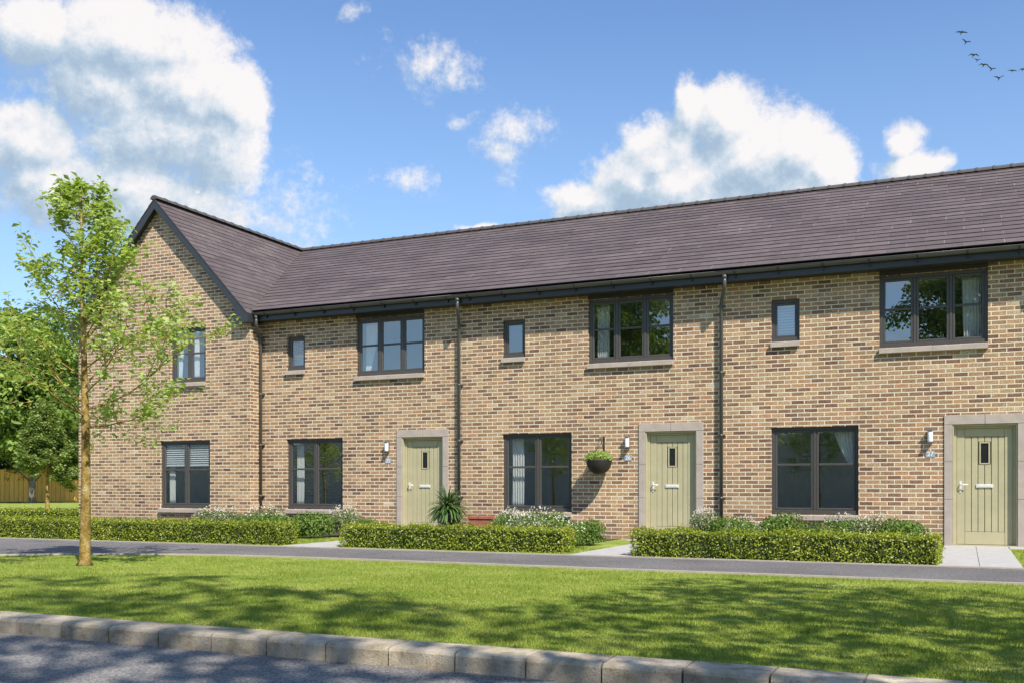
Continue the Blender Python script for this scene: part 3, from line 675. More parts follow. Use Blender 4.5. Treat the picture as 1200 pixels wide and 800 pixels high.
def shrub(name, loc, rad, h, leafm, n, size, flowers, label, cat_='shrub', group='plants in the beds under the windows', petal='petal', stems=True):
    r = empty(name, loc, label, cat_, group); parts = []; k = 7
    cs = [(0, 0, h * .42)] + [(math.cos(i * 2.4) * rad * .5, math.sin(i * 2.4) * rad * .5, h * (.36 + .22 * ((i * 7) % 5) / 5)) for i in range(k)]
    for i, c in enumerate(cs): parts.append(blob_leaves(n // (k + 1), c, (rad * .62, rad * .62, h * .42), size, .55, .4, .3))
    for i in range(5): parts.append(blob_leaves(n // 8, (math.cos(i * 1.26) * rad * .6, math.sin(i * 1.26) * rad * .6, h * .16), (rad * .42, rad * .42, h * .26), size, .55, .4, .2))
    V, F = cat(parts); V[:, 2] = np.maximum(V[:, 2], .005); np_obj('foliage', V, F, M[leafm], r)
    if stems:
        b = MB()
        for i in range(6): c = cs[i + 1]; b.tube([(0, 0, 0), (c[0] * .4, c[1] * .4, c[2] * .5), c], [.008, .006, .003], 5)
        b.build('stem', M['bark'], r)
    if flowers:
        d = unit(rng.normal(size=(flowers, 3))); d[:, 2] = np.abs(d[:, 2]); P = np.array([0, 0, h * .45]) + d * np.array([rad * .95, rad * .95, h * .58]) * (.85 + .22 * rng.random((flowers, 1)))
        # each bloom: three crossed petals
        Q = np.repeat(P, 3, 0) + rng.normal(size=(flowers * 3, 3)) * .006; V, F = leaves(Q, unit(rng.normal(size=Q.shape) + [0, -.3, .8]), .026, .022)
        tag(np_obj('flower', V, F, M[petal], r), kind='stuff')
    return r

# ------------------------------------------------------------------ trees
def rot_dir(d, ang, az):
    d = Vector(d).normalized(); o = d.orthogonal().normalized(); o.rotate(Matrix.Rotation(az, 3, d)); return (d * math.cos(ang) + o * math.sin(ang)).normalized()
def young_tree(name, loc, H, z_first, rmax, label, leafm, barkm, n_limb=26, r0=.075, leaf=.07, per=9, group=None, seed=3, lean=.02, flare=True):
    rr = random.Random(seed); r = empty(name, loc, label, 'tree', group); b = MB(); LP = []; LN = []; LA = []
    nt = 16; tp = []
    for i in range(nt + 1):
        t = i / nt; tp.append(Vector((lean * math.sin(t * 5) * H * .18 , .02 * math.sin(t * 4 + 1) * H * .2, t * H * .97)))
    rad = [r0 * (1 - .55 * (i / nt)) * (1 - .55 * max(0, i / nt - .4) / .6) * .98 ** i for i in range(nt + 1)]
    rad[-1] = .006
    if flare: tp.insert(1, tp[0].lerp(tp[1], .25)); rad.insert(1, rad[0] * 1.02); rad[0] *= 1.55
    b.tube(tp, rad, 12)
    def trunk_at(z):
        for p, q in zip(tp[:-1], tp[1:]):
            if p.z <= z <= q.z: return p.lerp(q, (z - p.z) / (q.z - p.z))
        return tp[-1]
    def add_leaves(p, d, k):
        for _ in range(k):
            o = Vector((rr.gauss(0, 1), rr.gauss(0, 1), rr.gauss(0, .8))) * leaf * .6; q = p + o
            nrm = Vector((rr.gauss(0, .55), rr.gauss(0, .55), 1)).normalized()
            LP.append(q); LN.append(nrm); LA.append(d + Vector((rr.gauss(0, .8), rr.gauss(0, .8), rr.gauss(0, .4) - .15)))
    def branch(p, d, L, r_, lvl):
        n = 6 if lvl == 0 else 4; pts = [p.copy()]; q = p.copy(); dd = d.copy(); st = L / n
        for i in range(n):
            dd = (dd + Vector((rr.gauss(0, .14), rr.gauss(0, .14), rr.gauss(0, .10) + (.07 if lvl == 0 else .02)))).normalized(); q = q + dd * st; pts.append(q.copy())
            t = (i + 1) / n
            if lvl < 2 and t > .22:
                for _ in range((2 if rr.random() < min(1, L * .62) else 1) if lvl == 0 else 1):
                    nd = rot_dir(dd, R(rr.uniform(28, 60)), rr.uniform(0, 6.28)); nd.z = nd.z * .7 + .10; nd.normalize()
                    branch(q, nd, L * (.52 if lvl == 0 else .5) * (1.15 - .5 * t) * rr.uniform(.7, 1.15), r_ * .45, lvl + 1)
            if lvl == 2 or t > .75 or (lvl == 1 and rr.random() < .7): add_leaves(q, dd, per if lvl == 2 else per // 2 + 1)
        rads = [max(.0018, r_ * (1 - .8 * i / n)) for i in range(n + 1)]
        b.tube(pts, rads, 6 if lvl == 0 else 4, caps=False)
    for i in range(n_limb):
        t = i / (n_limb - 1); z = z_first + (H * .93 - z_first) * t ** 1.18; prof = float(np.interp(t, [0, .15, .35, .55, .8, 1], [.95, 1., .85, .60, .38, .2]))
        Lb = rmax * max(.22, prof) * rr.uniform(.75, 1.12); az = i * 2.399 + rr.uniform(-.3, .3); el = R(12 + 48 * t + rr.uniform(-8, 8))
        branch(trunk_at(z), Vector((math.cos(az) * math.cos(el), math.sin(az) * math.cos(el), math.sin(el))), Lb * .85, r0 * .20 * (1 - .5 * t), 0)
    b.build('trunk', M[barkm], r, fix=False)
    P = np.array([p[:] for p in LP]); s = leaf * (.65 + .6 * rng.random(len(P)))
    V, F = leaves(P, np.array([p[:] for p in LN]), s, s * .55, np.array([p[:] for p in LA]), .18); np_obj('crown', V, F, M[leafm], r)
    return r
def big_tree(name, loc, H, R_, zb, label, n=22000, size=.2, group=None, seed=1, leafm='tree_leaf', open_=.0, puffs_n=46):
    """broadleaf tree: trunk, limbs, crown of leaf clumps gathered in uneven puffs"""
    rr = random.Random(seed); r = empty(name, loc, label, 'tree', group); b = MB(); zc = (zb + H) / 2; hz = (H - zb) / 2; puffs = []
    k = 0
    while len(puffs) < puffs_n and k < 4000:
        k += 1; p = Vector((rr.uniform(-1, 1), rr.uniform(-1, 1), rr.uniform(-1, 1)))
        if p.length > 1 or p.length < .25: continue
        prof = 1.0 if p.z < .2 else .92
        c = Vector((p.x * R_ * .86 * prof, p.y * R_ * .86 * prof, zc + p.z * hz * .86)); pr = R_ * rr.uniform(.20, .36)
        if all((c - q[0]).length > .5 * (pr + q[1]) * (.8 + open_) for q in puffs): puffs.append((c, pr))
    top = Vector((rr.uniform(-.3, .3), rr.uniform(-.3, .3), H * .8)); r0 = H * .016
    tp = [Vector((0, 0, 0)), Vector((0, 0, .12 * H * .3)), Vector((rr.uniform(-.08, .08), 0, H * .25)), Vector((rr.uniform(-.15, .15), .1, H * .5)), top]
    b.tube(tp, [r0 * 1.5, r0 * 1.05, r0 * .9, r0 * .6, r0 * .12], 10)
    for c, pr in puffs:
        z = max(zb * .75, c.z - (c.xy.length) * .8 - .4); z = min(z, H * .75); t = z / (H * .8); base = Vector((0, 0, z)) if t > 1 else tp[2].lerp(top, max(0, (z - H * .25) / (H * .55))) if z > H * .25 else Vector((0, 0, z))
        mid = base.lerp(c, .5) + Vector((rr.gauss(0, .15), rr.gauss(0, .15), .1)); b.tube([base, mid, c], [r0 * .35, r0 * .2, r0 * .06], 5, caps=False)
    b.build('trunk', M['bark'], r, fix=False)
    tot = sum(p[1] ** 2 for p in puffs); parts = []
    for c, pr in puffs: parts.append(blob_leaves(int(n * pr ** 2 / tot), c, (pr * 1.15, pr * 1.15, pr * .85), size, .62, .35, .45))
    V, F = cat(parts); V = V + .12 * R_ * np.sin(V[:, [1, 2, 0]] * 1.7) * .35; np_obj('crown', V, F, M[leafm], r); return r

t = young_tree('young_street_tree', (-10.22, -9.04, 0), 4.95, 1.75, 1.8, 'slender young tree with a mossy trunk on the lawn by the footpath', 'young_leaf', 'bark_mossy', 26, .070, .088, 2, seed=4)
young_tree('sapling', (-36.28, 12.84, 0), 4.6, 1.3, 1.75, 'small round headed tree on the far lawn before the wooden fence', 'small_leaf', 'bark_mossy', 26, .09, .15, 10, seed=9)
BG = 'large trees by the wooden fence'
A = big_tree('broadleaf_tree', (-52.6, 25.8, 0), 12.2, 5.0, 1.6, 'large dark tree at the left edge with a grey trunk before the fence', 26000, .30, BG, 2)
def copy_big(src, loc, s, rz, label, group): o = copy_tree(src); o.location = loc; o.scale = (s[0], s[0], s[1]); o.rotation_euler.z = rz; return tag(o, label, 'tree', group)
copy_big(A, (-60.4, 35.5, 0), (1.05, .90), 2.1, 'large tree rising behind the wooden fence beside the gable', BG)
copy_big(A, (-68.5, 30.2, 0), (1.2, 1.1), 4.0, 'large tree behind the fence, beyond the left edge', BG)
copy_big(A, (-62.5, 44.0, 0), (1.0, .9), 5.0, 'large tree far behind the gabled house', BG)
copy_big(A, (-70.0, 40.0, 0), (1.1, .95), 1.0, 'large tree in the second row behind the fence', BG)
for i, (x, y, s_, lab) in enumerate(((-58.0, 29.8, .7, 'low tree just behind the fence, left part'), (-53.5, 32.0, .62, 'low tree just behind the fence, middle part'), (-64.5, 27.0, .75, 'low tree just behind the fence, beyond the left edge'), (-49.0, 35.5, .6, 'low tree just behind the fence, hidden by the gable'))):
    copy_big(A, (x, y, -1.3), (s_, .52), 1.7 * i + .6, lab, 'low trees behind the fence')
for i, (x, y, s_) in enumerate(((14, 26, 1.1), (24, 20, 1.0), (33, 30, 1.2), (20, 36, 1.2), (42, 22, 1.1))):
    copy_big(A, (x, y, 0), (s_, .75), 1.3 * i, 'tree behind the right end of the terrace', 'trees behind the right end of the terrace')
# trees on the far side of the road: they shade the lawn and show in the window panes
ST = 'street trees across the road from the terrace'
S1 = big_tree('street_tree', (.9, -23.2, 0), 11.0, 3.3, 3.4, 'street tree across the road, straight behind the viewer', 24000, .17, ST, 21, open_=.15)
copy_big(S1, (-14.5, -24.2, 0), (1.08, 1.06), 1.3, 'street tree across the road mirrored in the middle upstairs window', ST)
copy_big(S1, (-24.5, -30.0, 0), (.9, .62), 3.3, 'lower street tree across the road, furthest left', ST)
O1 = big_tree('open_street_tree', (4.3, -14.4, 0), 9.6, 3.0, 3.8, 'open crowned tree on the near verge, right of the viewer', 2500, .21, 'loose crowned trees by the road', 31, open_=.75, puffs_n=26)
copy_big(O1, (4.4, -21.9, 0), (1.5, 1.85), 4.4, 'tall open crowned tree on the far verge, right of the viewer', 'loose crowned trees by the road')
bf = empty('reflection_fence', (-6, -25.2, 0), 'tall grey boarded fence added behind the viewer for the window reflections', 'fence'); b = MB()  # unseen fence, added so the ground floor panes mirror a dull grey
for i in range(-240, 100): b.bbox(i * .3 + .0015, i * .3 + .2985, -.03, 0, .04, 3.3, .001)
b.build('board', M['grey_wood'], bf)
for i, (x, y, s, hz) in enumerate([(-44, -48, 1.3, .62), (-36, -50, 1.2, .55), (-28, -47, 1.25, .60), (-20, -50, 1.3, .66), (-12, -48, 1.2, .6), (-4, -50, 1.3, .66), (4, -48, 1.2, .6), (12, -50, 1.3, .66)]):
    copy_big(S1, (x, y, -1.2), (s, hz), i * 1.1, 'tree in the low row far behind the viewer', 'low row of trees far behind the viewer')

for x, y, sc, rz, lab in ((-15.9, -20.9, .85, 1., 'young tree on the far verge mirrored beside the white curtain'), (-5.0, -20.8, .9, 2.5, 'young tree on the far verge mirrored in the rightmost ground floor window'), (-27.6, -20.9, .85, 4., 'young tree on the far verge, furthest left')):
    o = copy_tree(t); o.location = (x, y, 0); o.scale = (sc,) * 3; o.rotation_euler.z = rz; tag(o, lab, 'tree', 'young trees on the far verge')

# ------------------------------------------------------------------ hedges and planting
hedge(-20.5, -10.65, -4.45, -3.95, .37, 'long clipped hedge at the left, in front of the gabled house')
hedge(-9.46, -5.49, -4.40, -3.90, .36, 'clipped hedge in the middle, in front of the potted palm')
hedge(-4.33, -.29, -4.66, -4.14, .37, 'clipped hedge at the right, ending at the paved door path')
hedge(-29, -19.8, -.55, -.05, .42, 'far clipped hedge at the left, running behind the long front hedge', 1500, .045)
PG = 'plants in the beds under the windows'
s_white = shrub('flowering_shrub', (-15.3, -.85, 0), .42, .55, 'shrub_grey', 2600, .040, 120, 'white flowering shrub at the foot of the gable wall')
s_green = shrub('leafy_shrub', (-12.2, -2.35, 0), .42, .50, 'shrub', 2400, .050, 0, 'dark leafy shrub between the left and middle hedges', group=PG)
s_mix = shrub('flowering_shrub', (-6.2, -2.9, 0), .52, .50, 'shrub', 3200, .042, 95, 'white flowering bush by the middle door path', group=PG)
s_pink = shrub('rose_bush', (-5.95, -3.6, 0), .36, .40, 'shrub', 1700, .042, 26, 'low bush with pink blooms at the end of the middle hedge', group=PG, petal='petal_red')
def place(src, x, y, s, rz, label, hz=None):
    o = copy_tree(src); o.location = (x, y, 0); o.scale = (s * 1.08, s * 1.08, (hz or s) * 1.14); o.rotation_euler.z = rz; return tag(o, label, 'shrub', PG)
for src, x, y, s, rz, lab, hz in [
    (s_white, -14.75, -.95, .75, 1.1, 'white flowering shrub at the corner downpipe', .9),
    (s_green, -14.05, -1.0, .8, .3, 'small leafy shrub right of the corner downpipe', .8),
    (s_white, -13.15, -1.7, .95, 2.0, 'white flowering shrub left under the window by the gable', 1.0),
    (s_green, -12.75, -2.45, .85, 2.2, 'leafy shrub touching the right end of the left hedge', .85),
    (s_green, -11.65, -2.2, .95, 4.2, 'leafy shrub touching the left end of the middle hedge', 1.0),
    (s_white, -11.35, -1.5, .8, 3.0, 'white flowering shrub right under the window by the gable', 1.0),
    (s_green, -10.9, -1.3, .55, 1.0, 'small leafy shrub beside the first stone door surround', .75),
    (s_white, -8.1, -.6, .6, .7, 'white flowering shrub beside the terracotta trough', .95),
    (s_mix, -7.9, -.9, .75, 1.9, 'flowering bush under the left half of the basket side window', .95),
    (s_green, -7.3, -1.0, .75, 5.0, 'leafy shrub under the right half of the basket side window', 1.0),
    (s_mix, -6.75, -2.2, .9, 3.6, 'flowering bush under the hanging basket', 1.12),
    (s_green, -5.95, -2.2, .8, 2.9, 'leafy shrub along the edge of the middle door path', .85),
    (s_white, -6.5, -3.55, .7, 1.7, 'low white flowering shrub behind the end of the middle hedge', .95),
    (s_white, -4.25, -.6, .6, 1.5, 'white flowering shrub left of the rightmost downpipe', 1.0),
    (s_green, -3.75, -.8, .8, .9, 'leafy shrub right of the rightmost downpipe', .95),
    (s_mix, -3.3, -1.9, .6, .2, 'flowering bush behind the left end of the right hedge', .9),
    (s_green, -2.75, -1.6, .85, 3.1, 'leafy shrub under the left half of the rightmost ground floor window', 1.12),
    (s_pink, -2.2, -2.2, .8, 1.2, 'rose bush in the middle of the rightmost bed', 1.1),
    (s_mix, -1.75, -1.5, .75, 4.0, 'flowering bush under the right half of the rightmost ground floor window', 1.0),
    (s_white, -1.3, -1.8, .7, .4, 'white flowering shrub towards the right end of the rightmost bed', .95),
    (s_green, -.85, -2.0, .8, 5.5, 'leafy shrub at the right end of the rightmost bed', 1.0)]:
    place(src, x, y, s, rz, lab, hz)

# terracotta trough
r = empty('planter_trough', (-8.75, -.34, 0), 'terracotta trough against the wall under the middle ground floor window', 'planter')
b = MB(); b.bbox(-.31, .31, -.14, .14, .0, .36, .008); b.bbox(-.33, .33, -.16, -.12, .36, .42, .006); b.bbox(-.33, .33, .12, .16, .36, .42, .006); b.bbox(-.33, -.29, -.12, .12, .36, .42, .006); b.bbox(.29, .33, -.12, .12, .36, .42, .006); b.build('trough', M['terracotta'], r)
b = MB(); b.box(-.29, .29, -.12, .12, .362, .39); b.build('soil', M['soil'], r)

# potted palm by the first door
r = empty('potted_palm', (-9.45, -.62, 0), 'spiky green palm in a dark round pot beside the first door', 'potted plant')
b = MB(); b.lathe([(.001, 0), (.15, 0), (.16, .02), (.215, .30), (.235, .42), (.25, .44), (.25, .475), (.225, .475), (.215, .44), (.001, .43)], n=28); b.build('pot', M['pot'], r)
b = MB(); b.lathe([(.05, .43), (.045, .55), (.02, .62), (.001, .63)], n=10); b.build('trunk', M['bark'], r, fix=False)
V = []; F = []
for i in range(260):
    az = random.uniform(0, 6.283); el = R(random.choice([random.uniform(-8, 35), random.uniform(20, 85)])); L = random.uniform(.36, .56); w = random.uniform(.014, .022)
    p = Vector((0, 0, .56)); d = Vector((math.cos(az) * math.cos(el), math.sin(az) * math.cos(el), math.sin(el))); sd = Vector((-math.sin(az), math.cos(az), 0)); n = 6; base = len(V)
    for k in range(n + 1):
        t = k / n; ww = w * (.45 + 1.6 * t) * (1 - t) ** .55 + .001; up = sd.cross(d)
        V += [p - sd * ww + up * ww * .3, p, p + sd * ww + up * ww * .3]; d = (d + Vector((0, 0, -.16 * (1 + t)))).normalized(); p = p + d * L / n
    for k in range(n):
        q = base + 3 * k; F += [(q, q + 1, q + 4, q + 3), (q + 1, q + 2, q + 5, q + 4)]
np_obj('foliage', np.array([v[:] for v in V]), np.array(F), M['palm'], r)

# hanging basket on its bracket
HX = -6.36; HYb = -.30
r = empty('hanging_basket', (HX, 0, 0), 'black hanging basket of green plants on an iron wall bracket', 'hanging basket')
b = MB(); b.bbox(-.014, .014, -.012, -.001, 1.66, 1.98, .003)
b.tube([(0, -.008, 1.93), (0, -.10, 1.95), (0, -.22, 1.945), (0, -.30, 1.92), (0, -.325, 1.90), (0, -.31, 1.875), (0, -.295, 1.885)], .007, 8)
b.tube([(0, -.008, 1.70), (0, -.06, 1.74), (0, -.14, 1.86), (0, -.20, 1.94)], .005, 8); b.build('bracket', M['iron'], r)
b = MB(); c = (0, HYb, 1.50)
b.lathe([(.001, -.265)] + [(.245 * math.sin(t), -.265 * math.cos(t)) for t in [R(a) for a in range(12, 91, 9)]] + [(.252, .004), (.252, .02), (.235, .02), (.225, -.02), (.001, -.03)], c, 32); b.build('bowl', M['rattan'], r)
b = MB()
for k in range(3):
    a = k * 2.094 + .5; b.tube([(math.cos(a) * .235, HYb + math.sin(a) * .235, 1.51), (0, HYb, 1.885)], .0022, 5)
b.build('chain', M['iron'], r)
V, F = cat([blob_leaves(1500, (0, HYb, 1.55), (.27, .27, .14), .034, .6), blob_leaves(260, (-.17, HYb - .12, 1.50), (.09, .09, .09), .03), blob_leaves(200, (.18, HYb - .08, 1.53), (.08, .08, .07), .03), blob_leaves(160, (.02, HYb, 1.63), (.10, .10, .08), .03)])
np_obj('foliage', V, F, M['young_leaf'], r)
P = np.array([0, HYb, 1.55]) + unit(np.abs(rng.normal(size=(40, 3))) * [1, 1, 1] * np.where(rng.random((40, 3)) < .5, -1, 1) ** np.array([1, 1, 0])) * np.array([.24, .24, .12]); V, F = leaves(P, unit(rng.normal(size=P.shape) + [0, -1, .5]), .024, .022); tag(np_obj('flower', V, F, M['petal'], r), kind='stuff')

# ------------------------------------------------------------------ wooden fence, birds
fo = empty('wooden_fence', (-56.8, 27.25, 0), 'orange brown close boarded fence at the far end of the lawn', 'fence', rz=R(24.33))
b = MB(); 
for i in range(-60, 64):
    hz = 2.12 + .01 * ((i * 7) % 3); b.bbox(i * .3 + .004, i * .3 + .296, -.03 - .008 * (i % 2), 0, .04, hz, .005)
b.build('board', M['fence'], fo)
for i in range(-6, 7): b = MB(); b.bbox(i * 3 - .06, i * 3 + .06, .002, .12, 0, 2.2, .01); b.build('post', M['fence'], fo)

def bird(loc, wing, label, rz, tilt):
    """seabird shape: spindle body with head and tail, two jointed wings, as one mesh"""
    b = MB(); b.tube([(0, -.30, 0), (0, -.26, .015), (0, -.20, .02), (0, -.08, .0), (0, .10, -.01), (0, .24, .0), (0, .36, .01)], [.008, .03, .035, .075, .07, .035, .012], 8)
    b.prism([(-.02, .25), (.02, .25), (.08, .44), (-.08, .44)], 'z', -.004, .010)
    for s in (-1, 1):
        pts = {0: [(0, 0), (.30, .02), (.68, -.02)], 1: [(0, 0), (.26, .20), (.58, .30)], 2: [(0, 0), (.30, .12), (.64, -.10)]}[wing]
        ch = [(.10, -.12), (.12, -.10), (.02, .06)]; vs = []
        for (x, z), (lead, tr) in zip(pts, [(-.12, .12), (-.13, .10), (.02, .06)]): vs += [(s * x, lead, z + .012), (s * x, tr, z), (s * x, tr, z - .012), (s * x, lead, z - .012)]
        b.add(vs, [(4 * i + k, 4 * i + (k + 1) % 4, 4 * i + 4 + (k + 1) % 4, 4 * i + 4 + k) for i in range(2) for k in range(4)] + [(8, 9, 10, 11), (0, 3, 2, 1)])
    o = b.build('bird', M['bird']); o.location = loc; o.rotation_euler = (R(-10), tilt, rz); return tag(o, label, 'bird', 'birds flying in a loose line')
bl = ['first bird of the flock, highest and furthest left', 'second bird from the top of the flock', 'third bird from the top, wings arched downwards', 'small bird fourth from the top of the flock', 'fifth bird in the line, wings spread wide', 'sixth bird in the line, wings raised', 'lowest bird of the flock', 'bird apart from the line, right of the lowest bird', 'bird cut off by the right edge of the photo']
for (x, y, z, w), lab, s, tl in zip([(-.25, 102.21, 50.93, 0), (.18, 102.40, 49.81, 1), (.95, 102.75, 48.40, 2), (1.33, 102.92, 47.83, 1), (1.97, 103.21, 47.32, 2), (2.74, 103.56, 46.85, 1), (3.51, 103.91, 45.86, 1), (4.84, 104.51, 46.71, 0), (5.91, 104.99, 46.85, 2)], bl, [1.05, .95, 1, .7, 1, .9, 1, .8, .9], [.12, .35, .1, .1, .15, .3, -.05, .12, -.2]):
    o = bird((x, y, z), w, lab, .3, tl); o.scale = (s * .92,) * 3

# ------------------------------------------------------------------ grass blades on the verge and front gardens
def blades(n, region, keep, hmin, hmax, w):
    x0, x1, y0, y1 = region; P = np.stack([rng.uniform(x0, x1, n), rng.uniform(y0, y1, n), np.zeros(n)], 1); P = P[keep(P[:, 0], P[:, 1])]; n = len(P)
    a = rng.random(n) * 6.283; d = np.stack([np.cos(a), np.sin(a), np.zeros(n)], 1); hh = rng.uniform(hmin, hmax, n)[:, None] * (1 + .38 * np.sin(P[:, :1] * 3.1 + 2 * np.sin(P[:, 1:2] * 2.3)) * np.sin(P[:, 1:2] * 5.3 + 1.7 * np.sin(P[:, :1] * 1.9))); ln = rng.normal(size=(n, 3)) * .45 * hh; ln[:, 2] = 0
    V = np.stack([P - d * w, P + d * w, P + ln + [0, 0, 1] * hh], 1).reshape(-1, 3); F = np.arange(3 * n).reshape(-1, 3); return V, F
fx = np.array([p[0] for p in front[::-1]]); fy = np.array([p[1] for p in front[::-1]])
def verge(x, y):
    ed = np.interp(x, fx, fy); d = np.hypot(x, y + 18.4); ph = np.degrees(np.arctan2(x, y + 18.4)); pr = np.clip((7.5 / d) ** 2, 0, 1)
    return (y < ed - .06) & (y > KY + .0) & (ph > -54) & (ph < 30) & (rng.random(len(x)) < pr)
def garden(x, y):
    ins = np.zeros(len(x), bool)
    for a, c, e, f in ((-13.5, -10.46, -4.78, -2.1), (-6.2, -5.28, -4.78, -2.9), (.67, 2.5, -4.78, -.65)): ins |= (x > a) & (x < c) & (y > e) & (y < f)
    return ins
V, F = cat([blades(720000, (-17, 5.5, KY, -6.9), verge, .010, .028, .0030), blades(60000, (-14, 2.5, -4.8, -.6), garden, .012, .034, .005)])
tag(np_obj('grass', V, F, M['blade']), 'short mown grass blades on the verge and front gardens', 'grass', kind='stuff')

# ------------------------------------------------------------------ sky, clouds, sun
SUN = Vector((1.2, -1.0, 1.75)).normalized(); sel = math.asin(SUN.z); saz = math.atan2(SUN.x, SUN.y)
w = bpy.data.worlds.new('World'); scene.world = w; w.use_nodes = True; nt = w.node_tree; nt.nodes.clear()
CL = [(-45.3,22.5,4.69,1.95,1.00),(-49.1,22.5,2.42,1.44,1.00),(-42.1,20.7,3.10,2.12,1.00),(-40.0,20.3,1.72,1.66,1.00),(-46.6,20.0,3.56,1.80,0.90),(-43.6,18.1,4.36,2.29,0.90),(-40.7,17.9,2.47,2.97,0.85),(-50.3,17.3,2.37,1.80,0.90),(-49.1,15.0,3.23,2.49,0.80),(-45.3,15.4,4.05,2.12,0.90),(-41.9,14.8,4.00,1.96,0.75),(-36.6,15.6,3.0,2.0,-0.52),(-38.2,14.3,3.4,1.6,-0.54),(-19.9,15.8,2.43,0.99,0.90),(-17.5,16.7,2.31,1.56,1.00),(-15.8,18.0,1.91,1.75,1.00),(-14.1,20.5,0.95,1.52,1.00),(-12.3,19.7,1.87,1.61,1.00),(-10.9,17.5,3.47,2.38,1.00),(-14.6,16.4,4.75,2.00,1.00),(-8.6,17.8,1.90,1.71,1.00),(-6.9,16.8,1.42,1.71,0.95),(-7.5,15.4,2.24,1.52,0.95),(-2.8,17.7,1.02,1.16,0.75),(-2.5,16.3,1.77,1.00,0.80),(-1.2,16.5,0.99,0.83,0.70),(-4.2,16.3,1.0,.9,-0.43),(-29.2,22.7,2.3,1.25,-0.68),(-27.5,22.2,1.6,0.65,-0.54),(-24.2,19.5,1.75,1.25,-0.58),(-24.9,18.4,1.4,1.25,-0.50),(-22.8,19.9,1.1,1.1,-0.43),(-29.9,17.1,2.1,0.9,-0.54),(-26.2,14.6,0.88,0.27,0.70),(-33.2,25.1,1.0,0.5,-0.36),(-31.5,23.8,0.6,0.6,-0.36),(-27.0,20.1,0.85,0.6,-0.36),(-41.6,15.6,0.31,0.30,0.80)]
class G(NT):
    def __init__(s, tree): s.t = tree; s.n = tree.nodes; s.l = tree.links
# group: cloud density at (azimuth, elevation) in degrees
grp = bpy.data.node_groups.new('cloud_density', 'ShaderNodeTree')
grp.interface.new_socket('P', in_out='INPUT', socket_type='NodeSocketVector'); grp.interface.new_socket('D', in_out='OUTPUT', socket_type='NodeSocketFloat')
q = G(grp); gi = grp.nodes.new('NodeGroupInput'); go = grp.nodes.new('NodeGroupOutput'); P = gi.outputs[0]
wn = q.noise(P, .30, 3, .5); wv = q.new('ShaderNodeVectorMath', operation='MULTIPLY_ADD'); q.link(wn.outputs['Color'], wv.inputs[0]); wv.inputs[1].default_value = (2.6, 2.0, 0); sh = q.new('ShaderNodeVectorMath', operation='ADD'); q.link(P, sh.inputs[0]); sh.inputs[1].default_value = (-1.3, -1.0, 0); q.link(sh.outputs[0], wv.inputs[2])
Pw = wv.outputs[0]; best = None
for az, el, ra, re, wt in CL:
    n = q.new('ShaderNodeVectorMath', operation='MULTIPLY_ADD'); q.link(Pw, n.inputs[0]); n.inputs[1].default_value = (1 / (ra * 1.3), 1 / (re * 1.3), 0); n.inputs[2].default_value = (-az / (ra * 1.3), -el / (re * 1.3), 0)
    ln = q.new('ShaderNodeVectorMath', operation='LENGTH'); q.link(n.outputs[0], ln.inputs[0]); v = q.math('SUBTRACT', abs(wt), ln.outputs['Value']); v = q.math('MULTIPLY', v, 1.55 if wt > 0 else .50)
    best = v if best is None else q.math('SMOOTH_MAX', best, v, .12)
fb = q.noise(P, .34, 8, .56).outputs[0]; fb2 = q.noise(P, 1.5, 7, .64).outputs[0]; fb3 = q.noise(P, 4.5, 5, .65).outputs[0]
best = q.math('ADD', q.math('MULTIPLY', best, 1.0), q.math('MULTIPLY_ADD', fb3, .26, -.13))
d = q.math('ADD', best, q.math('ADD', q.math('MULTIPLY_ADD', fb, 1.15, -.50), q.math('MULTIPLY_ADD', fb2, .95, -.475)))
q.link(d, go.inputs[0])
m = G(nt); tc = m.new('ShaderNodeTexCoord'); s = m.sep(tc.outputs['Generated'])
azr = m.math('ARCTAN2', s[0], s[1]); az = m.math('MULTIPLY', azr, 57.2958); el = m.math('MULTIPLY', m.math('ARCSINE', s[2]), 57.2958)
P0 = m.comb(az, el); P1 = m.comb(m.math('ADD', az, .55), m.math('ADD', el, .75)); P2 = m.comb(m.math('ADD', az, 1.3), m.math('ADD', el, 2.0))
def dens(p):
    n = nt.nodes.new('ShaderNodeGroup'); n.node_tree = grp; nt.links.new(p, n.inputs[0]); return n.outputs[0]
d0, d1, d2 = dens(P0), dens(P1), dens(P2)
back = m.mapr(m.math('ABSOLUTE', az), 75, 100)        # fair weather clouds in the rest of the sky
gen = m.noise(m.comb(m.math('DIVIDE', s[0], m.math('ADD', s[2], .25)), m.math('DIVIDE', s[1], m.math('ADD', s[2], .25))), 1.6, 7, .6).outputs[0]
gen_d = m.math('MULTIPLY', m.mapr(gen, .50, .72), m.math('MULTIPLY', back, m.mapr(s[2], .02, .12)))
alpha = m.math('MULTIPLY', m.mapr(d0, -.12, .62, smooth=True), .96)
alpha = m.math('MAXIMUM', alpha, gen_d)
lit = m.math('ADD', m.math('MULTIPLY', m.math('SUBTRACT', d0, d1), .62), m.math('MULTIPLY', m.math('SUBTRACT', d0, d2), .34))
thick = m.mapr(d0, .1, 1.0)
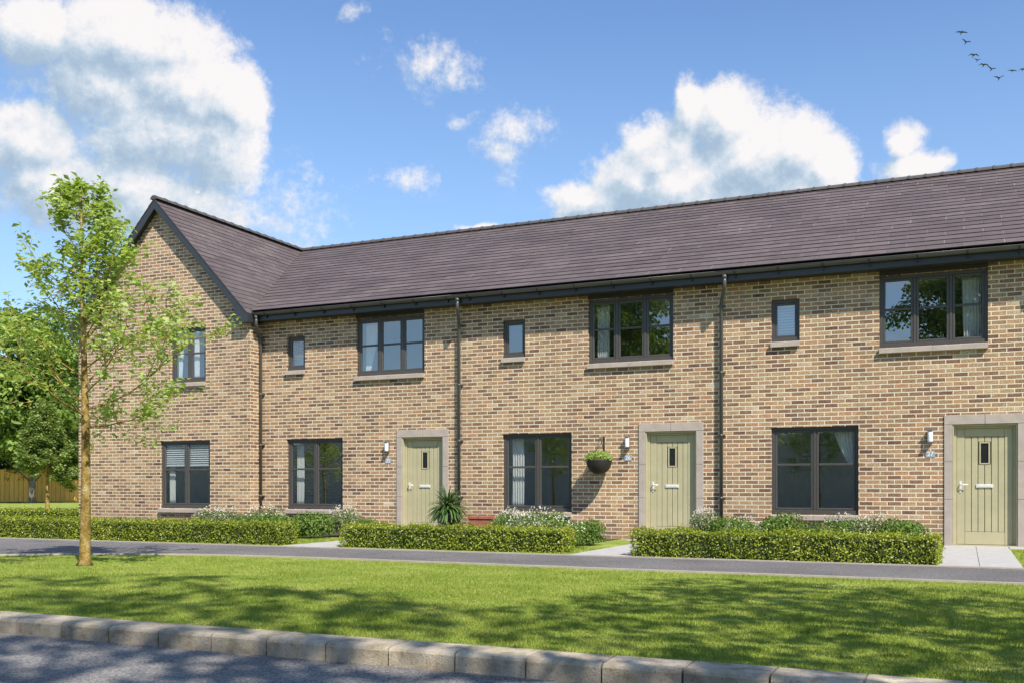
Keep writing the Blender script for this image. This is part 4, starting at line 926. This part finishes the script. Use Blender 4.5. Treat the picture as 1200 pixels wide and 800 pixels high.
shade = m.math('ADD', m.math('ADD', .56, lit), m.math('MULTIPLY', thick, -.12), clamp=True)
ccol = m.ramp(shade, [(0, (.42, .55, .70)), (.3, (.55, .67, .79)), (.55, (.74, .81, .89)), (.8, (.92, .92, .94)), (1, (1.03, .99, .98))])
sky = m.new('ShaderNodeTexSky', sky_type='NISHITA'); sky.sun_disc = False; sky.sun_elevation = sel; sky.sun_rotation = saz; sky.altitude = 0; sky.air_density = 1.0; sky.dust_density = .35; sky.ozone_density = 3.0
bg = m.new('ShaderNodeBackground'); nt.links.new(m.mix(m.mapr(s[2], .42, .14, 0, .30), m.mix(1., sky.outputs[0], (.90, 1.01, 1.12), 'MULTIPLY'), (3.0, 4.1, 5.2)), bg.inputs[0]); bg.inputs[1].default_value = .136
bc = m.new('ShaderNodeBackground'); nt.links.new(ccol, bc.inputs[0]); bc.inputs[1].default_value = .74
mx = m.new('ShaderNodeMixShader'); nt.links.new(alpha, mx.inputs[0]); nt.links.new(bg.outputs[0], mx.inputs[1]); nt.links.new(bc.outputs[0], mx.inputs[2])
wo = m.new('ShaderNodeOutputWorld'); nt.links.new(mx.outputs[0], wo.inputs[0])
ld = bpy.data.lights.new('Sun', 'SUN'); ld.energy = 5.0; ld.angle = R(.53); ld.color = (1, .93, .82); lo = bpy.data.objects.new('Sun', ld); COL.objects.link(lo); lo.rotation_euler = SUN.to_track_quat('Z', 'Y').to_euler(); lo.location = (20, -20, 30)

# ------------------------------------------------------------------ camera
cd = bpy.data.cameras.new('Camera'); cam = bpy.data.objects.new('Camera', cd); COL.objects.link(cam); scene.camera = cam
cam.location = (0, -18.4, 1.0); cam.rotation_euler = (R(90), 0, R(24.33)); cd.sensor_width = 36; cd.lens = 36 * 1172 / 1200; cd.shift_y = 170 / 1200; cd.clip_end = 3000; cd.clip_start = .05
vs = scene.view_settings; vs.view_transform = 'Standard'; vs.look = 'None'; vs.exposure = .38; vs.gamma = 1; vs.use_curve_mapping = False
scene.cycles.transparent_max_bounces = 16; scene.cycles.max_bounces = 8; scene.cycles.sample_clamp_indirect = 6
